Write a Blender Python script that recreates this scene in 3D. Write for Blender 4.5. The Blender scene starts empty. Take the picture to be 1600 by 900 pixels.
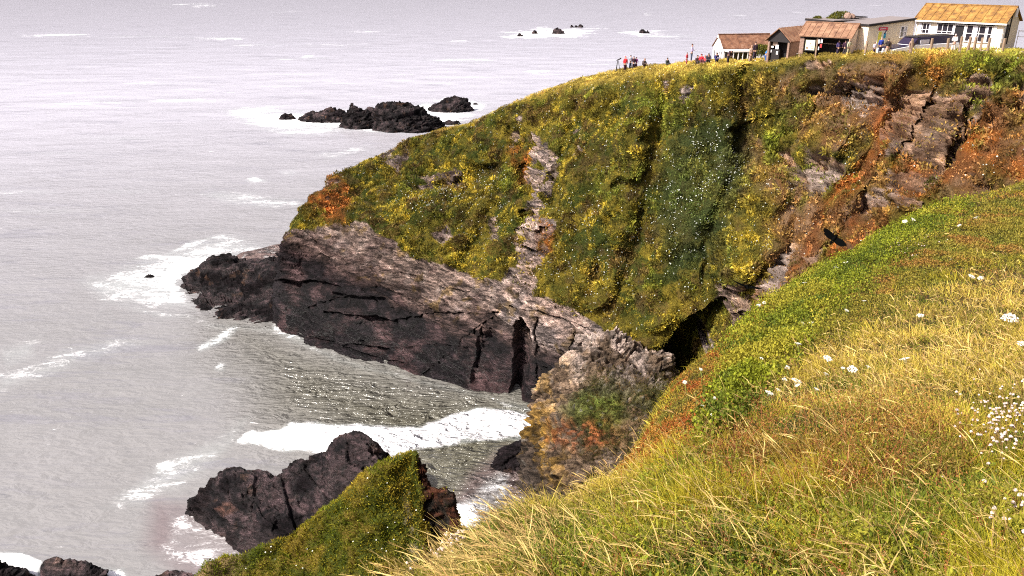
import bpy, math, random
import numpy as np

# ------------------------------------------------------------------ camera, sky, sun
sc = bpy.context.scene
col = sc.collection
random.seed(7)
RNG = np.random.default_rng(7)
FOC, TH, HC = 1256.0, math.radians(22.1), 45.0
cd = bpy.data.cameras.new('camera')
cam = bpy.data.objects.new('camera', cd)
col.objects.link(cam)
cam.location = (0, 0, HC)
cam.rotation_euler = (math.pi / 2 - TH, 0, 0)
cd.sensor_width = 36.0
cd.lens = 36.0 * FOC / 1600.0
cd.clip_start = 0.1
cd.clip_end = 60000
sc.camera = cam

SUN_EL, SUN_AZ = math.radians(46), math.radians(243)      # azimuth from +Y, clockwise: the sun stands to the left, a little behind the camera
w = bpy.data.worlds.new('World')
sc.world = w
w.use_nodes = True
nt = w.node_tree
bg = nt.nodes['Background']
sky = nt.nodes.new('ShaderNodeTexSky')
sky.sky_type = 'NISHITA'
sky.sun_disc = False
sky.sun_elevation = SUN_EL
sky.sun_rotation = SUN_AZ
sky.dust_density = 6.0
sky.air_density = 1.0
hs = nt.nodes.new('ShaderNodeHueSaturation')               # thin high cloud takes most of the blue out of the sky
hs.inputs['Saturation'].default_value = 0.35
hs.inputs['Value'].default_value = 1.15
tint = nt.nodes.new('ShaderNodeMix')
tint.data_type = 'RGBA'
tint.blend_type = 'MULTIPLY'
tint.inputs[0].default_value = 1.0
tint.inputs[7].default_value = (1.02, 0.98, 1.09, 1)
nt.links.new(sky.outputs[0], hs.inputs['Color'])
nt.links.new(hs.outputs[0], tint.inputs[6])
nt.links.new(tint.outputs[2], bg.inputs['Color'])
bg.inputs['Strength'].default_value = 0.08
sl = bpy.data.lights.new('sun', 'SUN')
sun = bpy.data.objects.new('sun', sl)
col.objects.link(sun)
sl.energy = 5.0
sl.angle = math.radians(0.6)
sl.color = (1.0, 0.95, 0.86)
from mathutils import Vector
sd = Vector((math.sin(SUN_AZ) * math.cos(SUN_EL), math.cos(SUN_AZ) * math.cos(SUN_EL), math.sin(SUN_EL)))
sun.rotation_euler = sd.to_track_quat('Z', 'Y').to_euler()
sc.view_settings.view_transform = 'Standard'
sc.view_settings.look = 'None'
sc.view_settings.exposure = 0.74
sc.view_settings.gamma = 1.0
sc.cycles.use_denoising = False          # the denoiser smears the stone and turf
sc.cycles.use_adaptive_sampling = False
sc.cycles.filter_width = 1.1
sc.cycles.max_bounces = 5
sc.cycles.diffuse_bounces = 2
sc.cycles.glossy_bounces = 2
sc.cycles.transparent_max_bounces = 4

# ------------------------------------------------------------------ surveying: sight lines of the photograph turned into places
CT, ST = math.cos(TH), math.sin(TH)


def ray(px, py):
    u = (np.asarray(px, float) - 800) / FOC
    v = (450 - np.asarray(py, float)) / FOC
    return u, v * ST + CT, v * CT - ST


def P(px, py, Y):
    x, y, z = ray(px, py)
    t = np.asarray(Y, float) / y
    return np.stack([x * t, y * t, HC + z * t], -1)


def PZ(px, py, zz=0.0):
    x, y, z = ray(px, py)
    t = (zz - HC) / z
    return np.stack([x * t, y * t, HC + z * t], -1)


def proj(p):
    p = np.asarray(p, float)
    x, y, z = p[..., 0], p[..., 1], p[..., 2] - HC
    f = np.maximum(y * CT - z * ST, 0.05)
    up = y * ST + z * CT
    return 800 + FOC * x / f, 450 - FOC * up / f


# ------------------------------------------------------------------ noise
def _h(ix, iy, iz, seed):
    n = (ix.astype(np.int64) * 374761393 + iy.astype(np.int64) * 668265263 + iz.astype(np.int64) * 2147483647 % 4294967291 + seed * 974634777) & 0xffffffff
    n = ((n ^ (n >> 13)) * 1274126177) & 0xffffffff
    n = ((n ^ (n >> 16)) * 2246822519) & 0xffffffff
    n = n ^ (n >> 15)
    return (n & 0xffffff) / float(0x1000000)


def vn(p, s=0):
    f = np.floor(p)
    i = f.astype(np.int64)
    t = p - f
    t = t * t * t * (t * (t * 6 - 15) + 10)
    x0, y0, z0 = i[:, 0], i[:, 1], i[:, 2] * 31 + i[:, 2]
    z1 = (i[:, 2] + 1) * 32
    z0 = i[:, 2] * 32
    r = []
    for zz in (z0, z1):
        a = _h(x0, y0, zz, s) * (1 - t[:, 0]) + _h(x0 + 1, y0, zz, s) * t[:, 0]
        b = _h(x0, y0 + 1, zz, s) * (1 - t[:, 0]) + _h(x0 + 1, y0 + 1, zz, s) * t[:, 0]
        r.append(a * (1 - t[:, 1]) + b * t[:, 1])
    return (r[0] * (1 - t[:, 2]) + r[1] * t[:, 2]) * 2 - 1


def fbm(p, scale, octv=4, s=0, gain=0.5, ridge=False):
    p = np.asarray(p, float) / scale
    out = np.zeros(len(p))
    a, tot = 1.0, 0.0
    for k in range(octv):
        n = vn(p + 17.3 * k, s + k)
        if ridge:
            n = 1 - 2 * np.abs(n)
        out += a * n
        tot += a
        a *= gain
        p = p * 2.03
    return out / tot


def worley(p, scale, s=0):
    p = np.asarray(p, float) / scale
    b = np.floor(p).astype(np.int64)
    f1 = np.full(len(p), 9.0)
    f2 = np.full(len(p), 9.0)
    cid = np.zeros(len(p))
    for dx in (-1, 0, 1):
        for dy in (-1, 0, 1):
            for dz in (-1, 0, 1):
                c0, c1, c2 = b[:, 0] + dx, b[:, 1] + dy, b[:, 2] + dz
                z = c2 * 32
                qx, qy, qz = _h(c0, c1, z, s + 1), _h(c0, c1, z, s + 2), _h(c0, c1, z, s + 3)
                d = np.sqrt((c0 + qx - p[:, 0]) ** 2 + (c1 + qy - p[:, 1]) ** 2 + (c2 + qz - p[:, 2]) ** 2)
                nearer = d < f1
                f2 = np.where(nearer, f1, np.minimum(f2, d))
                cid = np.where(nearer, _h(c0, c1, z, s + 4), cid)
                f1 = np.where(nearer, d, f1)
    return f1, f2, cid


def sstep(a, b, x):
    t = np.clip((x - a) / (b - a), 0, 1)
    return t * t * (3 - 2 * t)


def rot(p, ax, ay, az):
    from mathutils import Euler
    m = np.array(Euler((ax, ay, az)).to_matrix())
    return p @ m.T


def rockdisp(p, amp, s=0, tilt=(0.15, -0.33, 0.1)):
    """Bedded, jointed rock: blocks at two sizes and thin beds, along the dip."""
    q = rot(p, *tilt)
    q = q + 0.5 * np.stack([fbm(q, 5, 2, s + 61), fbm(q, 5, 2, s + 71), fbm(q, 5, 2, s + 81)], -1)
    a = q * np.array([0.42, 0.7, 1.9])
    f1, f2, c1 = worley(a, 3.6, s + 3)
    crack = sstep(0.0, 0.09, f2 - f1)
    g1, g2, c2 = worley(a, 1.3, s + 9)
    crack2 = sstep(0.0, 0.13, g2 - g1)
    zz = q[:, 2] + 0.35 * fbm(q, 3, 3, s + 5)
    bed = np.abs((zz / 0.9) % 1 - 0.5) * 2
    bed2 = np.abs((zz / 0.31 + 3 * c2) % 1 - 0.5) * 2
    saw = (zz / 2.3 + 1.3 * c1) % 1                                # beds weather back to overhanging lips
    saw2 = (zz / 0.75 + 2.0 * c2) % 1
    d = 0.8 * (c1 - 0.5) + 0.40 * (crack - 1) + 0.36 * (c2 - 0.5) + 0.10 * (crack2 - 1) + 0.55 * (sstep(0, .12, saw) * (1 - saw) - .4) + 0.30 * (sstep(0, .15, saw2) * (1 - saw2) - .4) + 0.08 * bed2
    h1, h2, c3 = worley(q * np.array([.6, .9, 1.9]), .62, s + 13)
    d += 0.55 * fbm(p, 6, 4, s + 20) + 0.16 * fbm(p, 0.9, 3, s + 30) + .38 * (c3 - .5) + .16 * fbm(p, .45, 3, s + 33, .6, True)
    cr = np.clip(1 - np.minimum(crack * 0.7 + 0.3, crack2), 0, 1)
    return d * amp, cr, c1, c2, bed


# ------------------------------------------------------------------ mesh builders
def link(o, parent=None):
    col.objects.link(o)
    if parent is not None:
        o.parent = parent
    return o


def mesh_np(name, v, f, mat=None, colr=None, extra=None, smooth=True, parent=None):
    """v (n,3); f (m,k) all faces with k corners."""
    v = np.asarray(v, np.float32)
    f = np.asarray(f, np.int32)
    k = f.shape[1]
    me = bpy.data.meshes.new(name)
    me.vertices.add(len(v))
    me.vertices.foreach_set('co', v.ravel())
    me.loops.add(f.size)
    me.loops.foreach_set('vertex_index', f.ravel())
    me.polygons.add(len(f))
    me.polygons.foreach_set('loop_start', np.arange(0, f.size, k, dtype=np.int32))
    me.polygons.foreach_set('loop_total', np.full(len(f), k, np.int32))
    if smooth:
        me.polygons.foreach_set('use_smooth', np.ones(len(f), bool))
    me.update(calc_edges=True)
    if colr is not None:
        a = me.attributes.new('tone', 'FLOAT_COLOR', 'POINT')
        c = np.ones((len(v), 4), np.float32)
        c[:, :colr.shape[1]] = colr
        a.data.foreach_set('color', c.ravel())
    for key, val in (extra or {}).items():
        a = me.attributes.new(key, 'FLOAT', 'POINT')
        a.data.foreach_set('value', np.asarray(val, np.float32))
    if mat is not None:
        me.materials.append(mat)
    return link(bpy.data.objects.new(name, me), parent)


def gridfaces(nu, nv):
    i, j = np.meshgrid(np.arange(nu - 1), np.arange(nv - 1), indexing='ij')
    a = (i * nv + j).ravel()
    return np.stack([a, a + nv, a + nv + 1, a + 1], -1)


def catmull(C, n, t0=0.0, t1=None, axis=0, T=None):
    """Resample control array C along axis with a Catmull-Rom spline."""
    C = np.moveaxis(np.asarray(C, float), axis, 0)
    m = C.shape[0]
    if T is None:
        T = np.linspace(0, m - 1, n)
    i = np.clip(np.floor(T).astype(int), 0, m - 2)
    t = (T - i).reshape((-1,) + (1,) * (C.ndim - 1))
    E = np.concatenate([[2 * C[0] - C[1]], C, [2 * C[-1] - C[-2]]], 0)
    p0, p1, p2, p3 = E[i], E[i + 1], E[i + 2], E[i + 3]
    r = 0.5 * (2 * p1 + (p2 - p0) * t + (2 * p0 - 5 * p1 + 4 * p2 - p3) * t ** 2 + (3 * p1 - p0 - 3 * p2 + p3) * t ** 3)
    return np.moveaxis(r, 0, axis), T


def normals(G):
    du = np.gradient(G, axis=0)
    dv = np.gradient(G, axis=1)
    n = np.cross(du, dv)
    n /= np.maximum(np.linalg.norm(n, axis=-1, keepdims=True), 1e-9)
    return n


def even_T(C, n, axis):
    """Parameter values that spread samples evenly by mean control spacing."""
    C = np.moveaxis(np.asarray(C, float), axis, 0)
    d = np.linalg.norm(np.diff(C, axis=0), axis=-1)
    d = d.reshape(len(d), -1).mean(1)
    s = np.concatenate([[0], np.cumsum(d)])
    return np.interp(np.linspace(0, s[-1], n), s, np.arange(len(s)))


def poly_sd(px, py, poly):
    """Signed distance to a polygon, positive inside."""
    poly = np.asarray(poly, float)
    n = len(poly)
    d = np.full(px.shape, 1e18)
    inside = np.zeros(px.shape, bool)
    for i in range(n):
        ax, ay = poly[i]
        bx, by = poly[(i + 1) % n]
        ex, ey = bx - ax, by - ay
        wx, wy = px - ax, py - ay
        t = np.clip((wx * ex + wy * ey) / (ex * ex + ey * ey + 1e-9), 0, 1)
        d = np.minimum(d, (wx - ex * t) ** 2 + (wy - ey * t) ** 2)
        c = ((ay > py) != (by > py)) & (px < (bx - ax) * (py - ay) / (by - ay + 1e-12) + ax)
        inside ^= c
    d = np.sqrt(d)
    return np.where(inside, d, -d)


def soft(px, py, poly, blur):
    return sstep(-blur, blur, poly_sd(px, py, poly))


def props(o, label=None, cat=None, group=None, kind=None):
    if label: o['label'] = label
    if cat: o['category'] = cat
    if group: o['group'] = group
    if kind: o['kind'] = kind
    return o


# ------------------------------------------------------------------ materials
def newmat(name):
    m = bpy.data.materials.new(name)
    m.use_nodes = True
    return m, m.node_tree, m.node_tree.nodes['Principled BSDF']


def N(t, kind, **kw):
    n = t.nodes.new(kind)
    for k, v in kw.items():
        if k in n.inputs.keys() if hasattr(n.inputs, 'keys') else False:
            n.inputs[k].default_value = v
        else:
            setattr(n, k, v)
    return n


def flat(name, rgb, rough=0.8, var=0.12, scale=3.0, metal=0.0, bump=0.0, spec=0.3):
    """A plain painted or woven material whose tone wanders a little."""
    m, t, b = newmat(name)
    g = t.nodes.new('ShaderNodeNewGeometry')
    n = t.nodes.new('ShaderNodeTexNoise')
    n.inputs['Scale'].default_value = scale
    n.inputs['Detail'].default_value = 4
    t.links.new(g.outputs['Position'], n.inputs['Vector'])
    r = t.nodes.new('ShaderNodeMapRange')
    r.inputs['To Min'].default_value = 1 - var
    r.inputs['To Max'].default_value = 1 + var
    t.links.new(n.outputs['Fac'], r.inputs['Value'])
    mx = t.nodes.new('ShaderNodeVectorMath')
    mx.operation = 'SCALE'
    mx.inputs[0].default_value = rgb[:3]
    t.links.new(r.outputs[0], mx.inputs['Scale'])
    t.links.new(mx.outputs[0], b.inputs['Base Color'])
    b.inputs['Roughness'].default_value = rough
    b.inputs['Metallic'].default_value = metal
    b.inputs['Specular IOR Level'].default_value = spec
    if bump:
        bp = t.nodes.new('ShaderNodeBump')
        bp.inputs['Distance'].default_value = bump
        t.links.new(n.outputs['Fac'], bp.inputs['Height'])
        t.links.new(bp.outputs[0], b.inputs['Normal'])
    return m


def ground_mat(name, s1=0.35, s2=2.2, bump=0.35, var=0.35, wet=False):
    """Colour from the surveyed cover ('tone'), broken up by noise; relief by bump. 'gloss' is the wetness near the water."""
    m, t, b = newmat(name)
    at = t.nodes.new('ShaderNodeAttribute'); at.attribute_name = 'tone'
    gl = t.nodes.new('ShaderNodeAttribute'); gl.attribute_name = 'gloss'
    g = t.nodes.new('ShaderNodeNewGeometry')
    n1 = t.nodes.new('ShaderNodeTexNoise'); n1.inputs['Scale'].default_value = s1; n1.inputs['Detail'].default_value = 10; n1.inputs['Roughness'].default_value = 0.7
    n2 = t.nodes.new('ShaderNodeTexNoise'); n2.inputs['Scale'].default_value = s2; n2.inputs['Detail'].default_value = 8; n2.inputs['Roughness'].default_value = 0.75
    vo = t.nodes.new('ShaderNodeTexVoronoi'); vo.feature = 'DISTANCE_TO_EDGE'; vo.inputs['Scale'].default_value = s2 * 0.45
    mp = t.nodes.new('ShaderNodeMapping'); mp.inputs['Rotation'].default_value = (0.15, -0.33, 0.1); mp.inputs['Scale'].default_value = (0.28, 0.6, 1.7)
    t.links.new(g.outputs['Position'], mp.inputs[0])
    for n in (n1, n2):
        t.links.new(g.outputs['Position'], n.inputs['Vector'])
    wv = t.nodes.new('ShaderNodeVectorMath'); wv.operation = 'MULTIPLY_ADD'
    wv.inputs[1].default_value = (0.9, 0.9, 0.9)
    t.links.new(n1.outputs['Color'], wv.inputs[0]); t.links.new(mp.outputs[0], wv.inputs[2])
    t.links.new(wv.outputs[0], vo.inputs['Vector'])
    r = t.nodes.new('ShaderNodeMapRange'); r.inputs['From Min'].default_value = 0.3; r.inputs['From Max'].default_value = 0.7
    r.inputs['To Min'].default_value = 1 - var; r.inputs['To Max'].default_value = 1 + var
    t.links.new(n2.outputs['Fac'], r.inputs['Value'])
    cr = t.nodes.new('ShaderNodeMapRange'); cr.inputs['From Max'].default_value = 0.10; cr.inputs['To Min'].default_value = 0.72
    t.links.new(vo.outputs['Distance'], cr.inputs['Value'])
    st = t.nodes.new('ShaderNodeAttribute'); st.attribute_name = 'stony'
    cm = t.nodes.new('ShaderNodeMix'); cm.inputs[2].default_value = 1.0          # joints and cracks only where the rock is bare
    t.links.new(st.outputs['Fac'], cm.inputs[0]); t.links.new(cr.outputs[0], cm.inputs[3])
    mu = t.nodes.new('ShaderNodeMath'); mu.operation = 'MULTIPLY'
    t.links.new(r.outputs[0], mu.inputs[0]); t.links.new(cm.outputs[0], mu.inputs[1])
    n3 = t.nodes.new('ShaderNodeTexNoise'); n3.inputs['Scale'].default_value = s2 * .8; n3.inputs['Detail'].default_value = 12; n3.inputs['Roughness'].default_value = .8; n3.inputs['Distortion'].default_value = .4
    t.links.new(mp.outputs[0], n3.inputs['Vector'])
    r3 = t.nodes.new('ShaderNodeMapRange'); r3.inputs['From Min'].default_value = .41; r3.inputs['From Max'].default_value = .62; r3.inputs['To Min'].default_value = .22; r3.inputs['To Max'].default_value = 2.3
    t.links.new(n3.outputs['Fac'], r3.inputs['Value'])
    r3m = t.nodes.new('ShaderNodeMix'); r3m.inputs[2].default_value = 1.0
    t.links.new(st.outputs['Fac'], r3m.inputs[0]); t.links.new(r3.outputs[0], r3m.inputs[3])
    mu2 = t.nodes.new('ShaderNodeMath'); mu2.operation = 'MULTIPLY'
    t.links.new(mu.outputs[0], mu2.inputs[0]); t.links.new(r3m.outputs[0], mu2.inputs[1]); mu = mu2
    sc_ = t.nodes.new('ShaderNodeVectorMath'); sc_.operation = 'SCALE'
    t.links.new(at.outputs['Color'], sc_.inputs[0]); t.links.new(mu.outputs[0], sc_.inputs['Scale'])
    t.links.new(sc_.outputs[0], b.inputs['Base Color'])
    ro = t.nodes.new('ShaderNodeMapRange'); ro.inputs['To Min'].default_value = 0.9; ro.inputs['To Max'].default_value = 0.42
    t.links.new(gl.outputs['Fac'], ro.inputs['Value']); t.links.new(ro.outputs[0], b.inputs['Roughness'])
    sp = t.nodes.new('ShaderNodeMapRange'); sp.inputs['To Min'].default_value = 0.12; sp.inputs['To Max'].default_value = 0.42
    t.links.new(gl.outputs['Fac'], sp.inputs['Value']); t.links.new(sp.outputs[0], b.inputs['Specular IOR Level'])
    ad = t.nodes.new('ShaderNodeMath'); ad.operation = 'MULTIPLY_ADD'; ad.inputs[1].default_value = 0.5
    t.links.new(r3m.outputs[0], ad.inputs[0]); t.links.new(n2.outputs['Fac'], ad.inputs[2])
    bp = t.nodes.new('ShaderNodeBump'); bp.inputs['Strength'].default_value = 1.0; bp.inputs['Distance'].default_value = bump
    t.links.new(ad.outputs[0], bp.inputs['Height']); t.links.new(bp.outputs[0], b.inputs['Normal'])
    return m


def tone_mat(name, rough=0.75, trans=0.25, spec=0.25):
    """Leaves, blades and petals: colour per plant, light passing through thin leaves."""
    m, t, b = newmat(name)
    at = t.nodes.new('ShaderNodeAttribute'); at.attribute_name = 'tone'
    t.links.new(at.outputs['Color'], b.inputs['Base Color'])
    b.inputs['Roughness'].default_value = rough
    b.inputs['Specular IOR Level'].default_value = spec
    if trans:
        tr = t.nodes.new('ShaderNodeBsdfTranslucent')
        mx = t.nodes.new('ShaderNodeMixShader'); mx.inputs[0].default_value = trans
        t.links.new(at.outputs['Color'], tr.inputs['Color'])
        t.links.new(b.outputs[0], mx.inputs[1]); t.links.new(tr.outputs[0], mx.inputs[2])
        t.links.new(mx.outputs[0], t.nodes['Material Output'].inputs['Surface'])
    return m


M_CLIFF = ground_mat('cliff_cover', bump=.9)
M_ROCK = ground_mat('bedded_rock', 0.5, 2.6, 0.9, 0.5)
M_TURF = ground_mat('near_soil', 1.0, 9.0, 0.05, 0.3)
M_TUFT = tone_mat('tuft_leaf')
M_PETAL = tone_mat('petal', 0.8, 0.2)
C = lambda *a: np.array(a, float)
GREEN, OLIVE, YELLOW = C(.048, .058, .009), C(.12, .098, .013), C(.29, .21, .025)
RUST, ORANGE, SOIL = C(.17, .060, .018), C(.42, .12, .02), C(.17, .12, .08)
PINK, PALE, GREY = C(.40, .285, .235), C(.58, .45, .38), C(.26, .205, .185)
BLACK, LICHEN = C(.024, .017, .019), C(.33, .20, .035)


def mixc(a, b, t):
    return a * (1 - t[:, None]) + b * t[:, None]

# ------------------------------------------------------------------ the headland across the cove
# every column climbs: waterline, rock, top of bare rock, three steps of slope, cliff edge, brow, back
def wl(px, py):
    return PZ(px, py, 0.0)


def column(w0, *pts):
    w0 = np.asarray(w0, float)
    out = [w0 + np.array([0, -1.2, -4.0]), w0]
    for q in pts:
        out.append(P(*q))
    return out


def tail(c, back, drops):
    e = c[-1]
    away = np.array([0.35, 0.94, 0])
    for d, h in zip(back, drops):
        c.append(np.array([e[0] + away[0] * d, e[1] + away[1] * d, max(e[2] + h, -4 if h < -15 else -99)]))
    return c


def brow(c, px, py, k=7.0, k2=22.0, sag=3.0):
    """Cliff edge, then the brow on the skyline, then ground falling away behind it."""
    e = c[-1]
    py = py + (5 if px < 1150 else 8)
    b1 = P(px, py, e[1] + k)
    b2 = P(px + 4, py + sag, e[1] + k + k2)
    c += [b1, b2, b2 + [2, 6, -3.0], np.array([b2[0] + 7, b2[1] + 26, -6.0])]
    return c


SEAWARD = ([3, 9, 17, 32], [-.5, -2.0, -7, -60])
CC = []
c = column(P(485, 400, 125) * [1, 1, 0], (489, 385, 122), (492, 372, 120), (508, 345, 121), (525, 318, 122), (545, 292, 123), (562, 272, 124))
CC.append(tail(c, [1.5, 4, 8, 16], [-.6, -2.5, -8, -60]))
c = column(wl(430, 505), (434, 450, 101), (437, 388, 103), (474, 343, 107), (495, 312, 111), (518, 287, 115), (548, 266, 119))
CC.append(tail(c, [1.5, 5, 12, 24], [-.5, -2.2, -8, -60]))
c = column(wl(475, 532), (478, 465, 97.5), (505, 360, 104), (530, 335, 108), (555, 303, 112), (580, 270, 116), (607, 243, 120))
CC.append(tail(c, *SEAWARD))
c = column(wl(540, 556), (545, 460, 94), (575, 352, 102), (592, 322, 106), (615, 288, 110), (640, 248, 114), (670, 210, 118))
CC.append(tail(c, *SEAWARD))
c = column(wl(640, 580), (640, 480, 91), (640, 396, 97), (660, 350, 101), (685, 300, 105), (715, 243, 110), (745, 190, 114))
CC.append(tail(c, *SEAWARD))
c = column(wl(720, 600), (720, 505, 86.5), (712, 424, 92.5), (735, 370, 97), (760, 300, 102), (785, 228, 107), (812, 160, 111))
CC.append(tail(c, *SEAWARD))
c = column(wl(778, 614), (778, 520, 84), (785, 440, 88.5), (800, 385, 92), (820, 310, 97), (850, 215, 102), (878, 138, 105.5))
CC.append(brow(c, 890, 124, 5, 6, 6))
c = column(wl(830, 628), (845, 555, 79), (850, 470, 82.5), (870, 400, 87), (890, 310, 91), (920, 205, 95), (950, 127, 97.5))
CC.append(brow(c, 962, 106, 6, 8, 5))
c = column(wl(900, 642), (915, 595, 75.5), (930, 520, 77), (945, 430, 81), (965, 330, 86), (1000, 205, 90), (1025, 116, 92.5))
CC.append(brow(c, 1035, 98, 7, 10, 4))
c = column(wl(980, 660), (990, 608, 72.5), (1003, 545, 73.5), (1028, 450, 77), (1050, 340, 81), (1080, 205, 84.5), (1098, 108, 86.5))
CC.append(brow(c, 1108, 91, 8, 14, 3))
c = column(wl(1065, 665), (1072, 610, 72.0), (1085, 520, 73), (1110, 430, 74.5), (1130, 320, 78), (1155, 195, 81.5), (1168, 107, 83))
CC.append(brow(c, 1175, 89, 8, 18, 3))
c = column(wl(1120, 700), (1130, 600, 68), (1150, 500, 69.5), (1180, 410, 71.5), (1200, 310, 75), (1230, 185, 78), (1247, 95, 79.5))
CC.append(brow(c, 1250, 80, 4, 20, 1))
c = column(wl(1220, 760), (1230, 600, 62.5), (1240, 480, 64), (1265, 400, 66.5), (1290, 300, 69.5), (1320, 185, 73), (1338, 92, 75))
CC.append(brow(c, 1342, 78, 3, 20, 0))
c = column(wl(1330, 800), (1345, 560, 59), (1350, 440, 61), (1370, 360, 63.3), (1390, 270, 66), (1410, 168, 69), (1420, 89, 71.2))
CC.append(brow(c, 1424, 75, 3, 20, 0))
c = column(wl(1460, 850), (1478, 520, 55), (1480, 400, 57.3), (1490, 330, 59.7), (1500, 250, 62.5), (1510, 158, 65.5), (1515, 86, 67.8))
CC.append(brow(c, 1520, 73, 3, 20, 0))
c = column(wl(1600, 900), (1615, 480, 50.5), (1620, 370, 53.2), (1622, 300, 56), (1625, 232, 59), (1630, 152, 62), (1635, 86, 64.5))
CC.append(brow(c, 1640, 75, 3, 22, 0))
c = column(wl(1800, 930), (1800, 470, 43), (1800, 370, 46), (1805, 300, 49.5), (1810, 230, 53), (1815, 150, 57), (1820, 80, 60))
CC.append(brow(c, 1825, 76, 3, 22, 0))
c = column(wl(2200, 930), (2200, 470, 34), (2200, 370, 38), (2200, 300, 42), (2200, 230, 46), (2200, 150, 51), (2200, 80, 55))
CC.append(brow(c, 2205, 76, 3, 22, 0))
CC = np.array(CC)

NU, NV = 950, 520
Tu = even_T(CC, NU, 0)
G, _ = catmull(CC, 0, axis=0, T=Tu)
Tv = np.concatenate([np.linspace(0, 1, 14, endpoint=False), 1 + even_T(G[:, 1:9], 430, 1), np.linspace(8, 11, NV - 444 + 1)[1:]])
Tv = Tv[:NV] if len(Tv) >= NV else np.concatenate([Tv, np.linspace(Tv[-1], 11, NV - len(Tv) + 1)[1:]])
Tv = np.clip(Tv, 0, 11)
NV = len(Tv)
G1, G0 = catmull(G, 0, axis=1, T=Tv)[0], G
ib = np.clip(np.floor(Tv).astype(int), 0, 10)
fb = (Tv - ib)[None, :, None]
G2 = G0[:, ib] * (1 - fb) + G0[:, ib + 1] * fb                 # straight runs behind the brow
kb = sstep(7.0, 7.4, Tv)[None, :, None]
G = G1 * (1 - kb) + G2 * kb
TV = np.broadcast_to(Tv[None, :], (NU, NV)).ravel()
p0 = G.reshape(-1, 3)
nrm = normals(G).reshape(-1, 3)
if nrm[(NU // 2) * NV + 200, 1] > 0:
    nrm = -nrm
SX, SY = proj(p0)                                            # where each spot was surveyed in the photograph
jig = 9 * fbm(p0, 2.2, 3, 300), 9 * fbm(p0, 2.2, 3, 310)
sx, sy = SX + jig[0], SY + jig[1]

# bare rock: below the turf line, in the gully, and where slips have opened the slope
edge_line = np.interp(sx, [420, 445, 500, 560, 590, 650, 700, 740, 790, 800, 835, 870, 930, 960, 1010, 1050], [370, 365, 358, 345, 365, 402, 415, 432, 448, 430, 462, 470, 505, 535, 552, 590])
rock = sstep(-5, 5, sy - edge_line) * sstep(1075, 1045, sx)
rock = np.maximum(rock, soft(sx, sy, [(798, 205), (822, 190), (850, 225), (905, 205), (915, 232), (878, 262), (862, 300), (868, 350), (862, 395), (838, 428), (815, 440), (806, 380), (812, 330), (822, 290), (806, 250)], 6) * (0.12 + 1.0 * sstep(-0.15, 0.12, fbm(p0, 2.2, 3, 321))))
rock = np.maximum(rock, soft(sx, sy, [(775, 470), (800, 425), (835, 415), (842, 450), (830, 500), (790, 520)], 5))
slips = [
    ([(1035, 130), (1070, 118), (1098, 122), (1075, 165), (1050, 170)], .8),
    ([(1185, 115), (1215, 120), (1222, 155), (1195, 165)], .7),
    ([(1262, 150), (1300, 118), (1345, 120), (1390, 125), (1388, 175), (1350, 190), (1320, 150), (1290, 165)], .9),
    ([(1225, 250), (1262, 225), (1320, 260), (1310, 300), (1275, 315), (1240, 275)], .85),
    ([(1380, 160), (1470, 115), (1540, 110), (1560, 150), (1530, 210), (1515, 270), (1480, 290), (1440, 320), (1395, 340), (1385, 250)], .75),
    ([(1195, 455), (1205, 400), (1235, 385), (1252, 400), (1240, 445), (1225, 465)], 1),
    ([(1125, 445), (1185, 430), (1245, 470), (1200, 520), (1150, 560), (1100, 590), (1120, 500)], .9),
    ([(1270, 440), (1320, 350), (1390, 300), (1400, 360), (1330, 430)], .6),
    ([(495, 300), (520, 268), (548, 262), (530, 290), (512, 322)], .8),
    ([(590, 250), (640, 235), (660, 262), (640, 285), (600, 275)], .7),
    ([(640, 285), (690, 275), (720, 255), (745, 262), (720, 292), (660, 305)], .8),
    ([(675, 365), (700, 355), (712, 372), (690, 385)], .7), ([(765, 345), (782, 345), (780, 375), (768, 378)], .8),
    ([(935, 150), (965, 145), (960, 165), (940, 168)], .5),
]
patchy = 0.3 + 1.0 * sstep(-0.3, 0.2, fbm(p0, 2.0, 4, 330))
slip = np.zeros(len(p0))
for poly, a in slips:
    slip = np.maximum(slip, a * soft(sx, sy, poly, 7))
slip = np.clip(slip * patchy, 0, 1)
slip = np.maximum(slip, 0.9 * sstep(0.42, 0.55, fbm(p0, 2.6, 4, 340)) * sstep(1080, 1250, sx) * sstep(0.9, 1.0, TV))
bare = np.clip(np.maximum(rock, slip), 0, 1) * sstep(8.9, 8.2, TV)
rust = np.zeros(len(p0))
for poly, a in [([(1450, 90), (1485, 78), (1475, 120), (1420, 200), (1380, 260), (1330, 330), (1290, 400), (1240, 430), (1260, 380), (1310, 300), (1370, 200)], .9),
                ([(1380, 310), (1400, 240), (1440, 180), (1480, 150), (1470, 230), (1440, 300), (1390, 370), (1300, 440), (1310, 380)], .7),
                ([(1480, 300), (1500, 235), (1540, 190), (1545, 250), (1530, 290), (1480, 310), (1400, 350), (1420, 320)], 1.1),
                ([(1540, 180), (1600, 150), (1680, 200), (1680, 300), (1550, 290)], .55),
                ([(1350, 130), (1390, 115), (1395, 175), (1370, 200)], .8),
                ([(480, 345), (490, 300), (520, 280), (550, 300), (545, 350)], .75),
                ([(800, 235), (830, 240), (825, 290), (808, 300)], .7), ([(845, 355), (868, 360), (862, 400), (840, 405)], .8),
                ([(1130, 560), (1180, 470), (1250, 440), (1240, 500), (1130, 600)], .5)]:
    rust = np.maximum(rust, a * soft(sx, sy, poly, 10))
streak = fbm(rot(p0, 0, 0, 0.2) * np.array([1, 0.5, 0.35]), 1.6, 4, 350)
rust = np.clip(rust * (0.45 + 1.2 * sstep(-0.3, 0.25, streak)), 0, 1)

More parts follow.
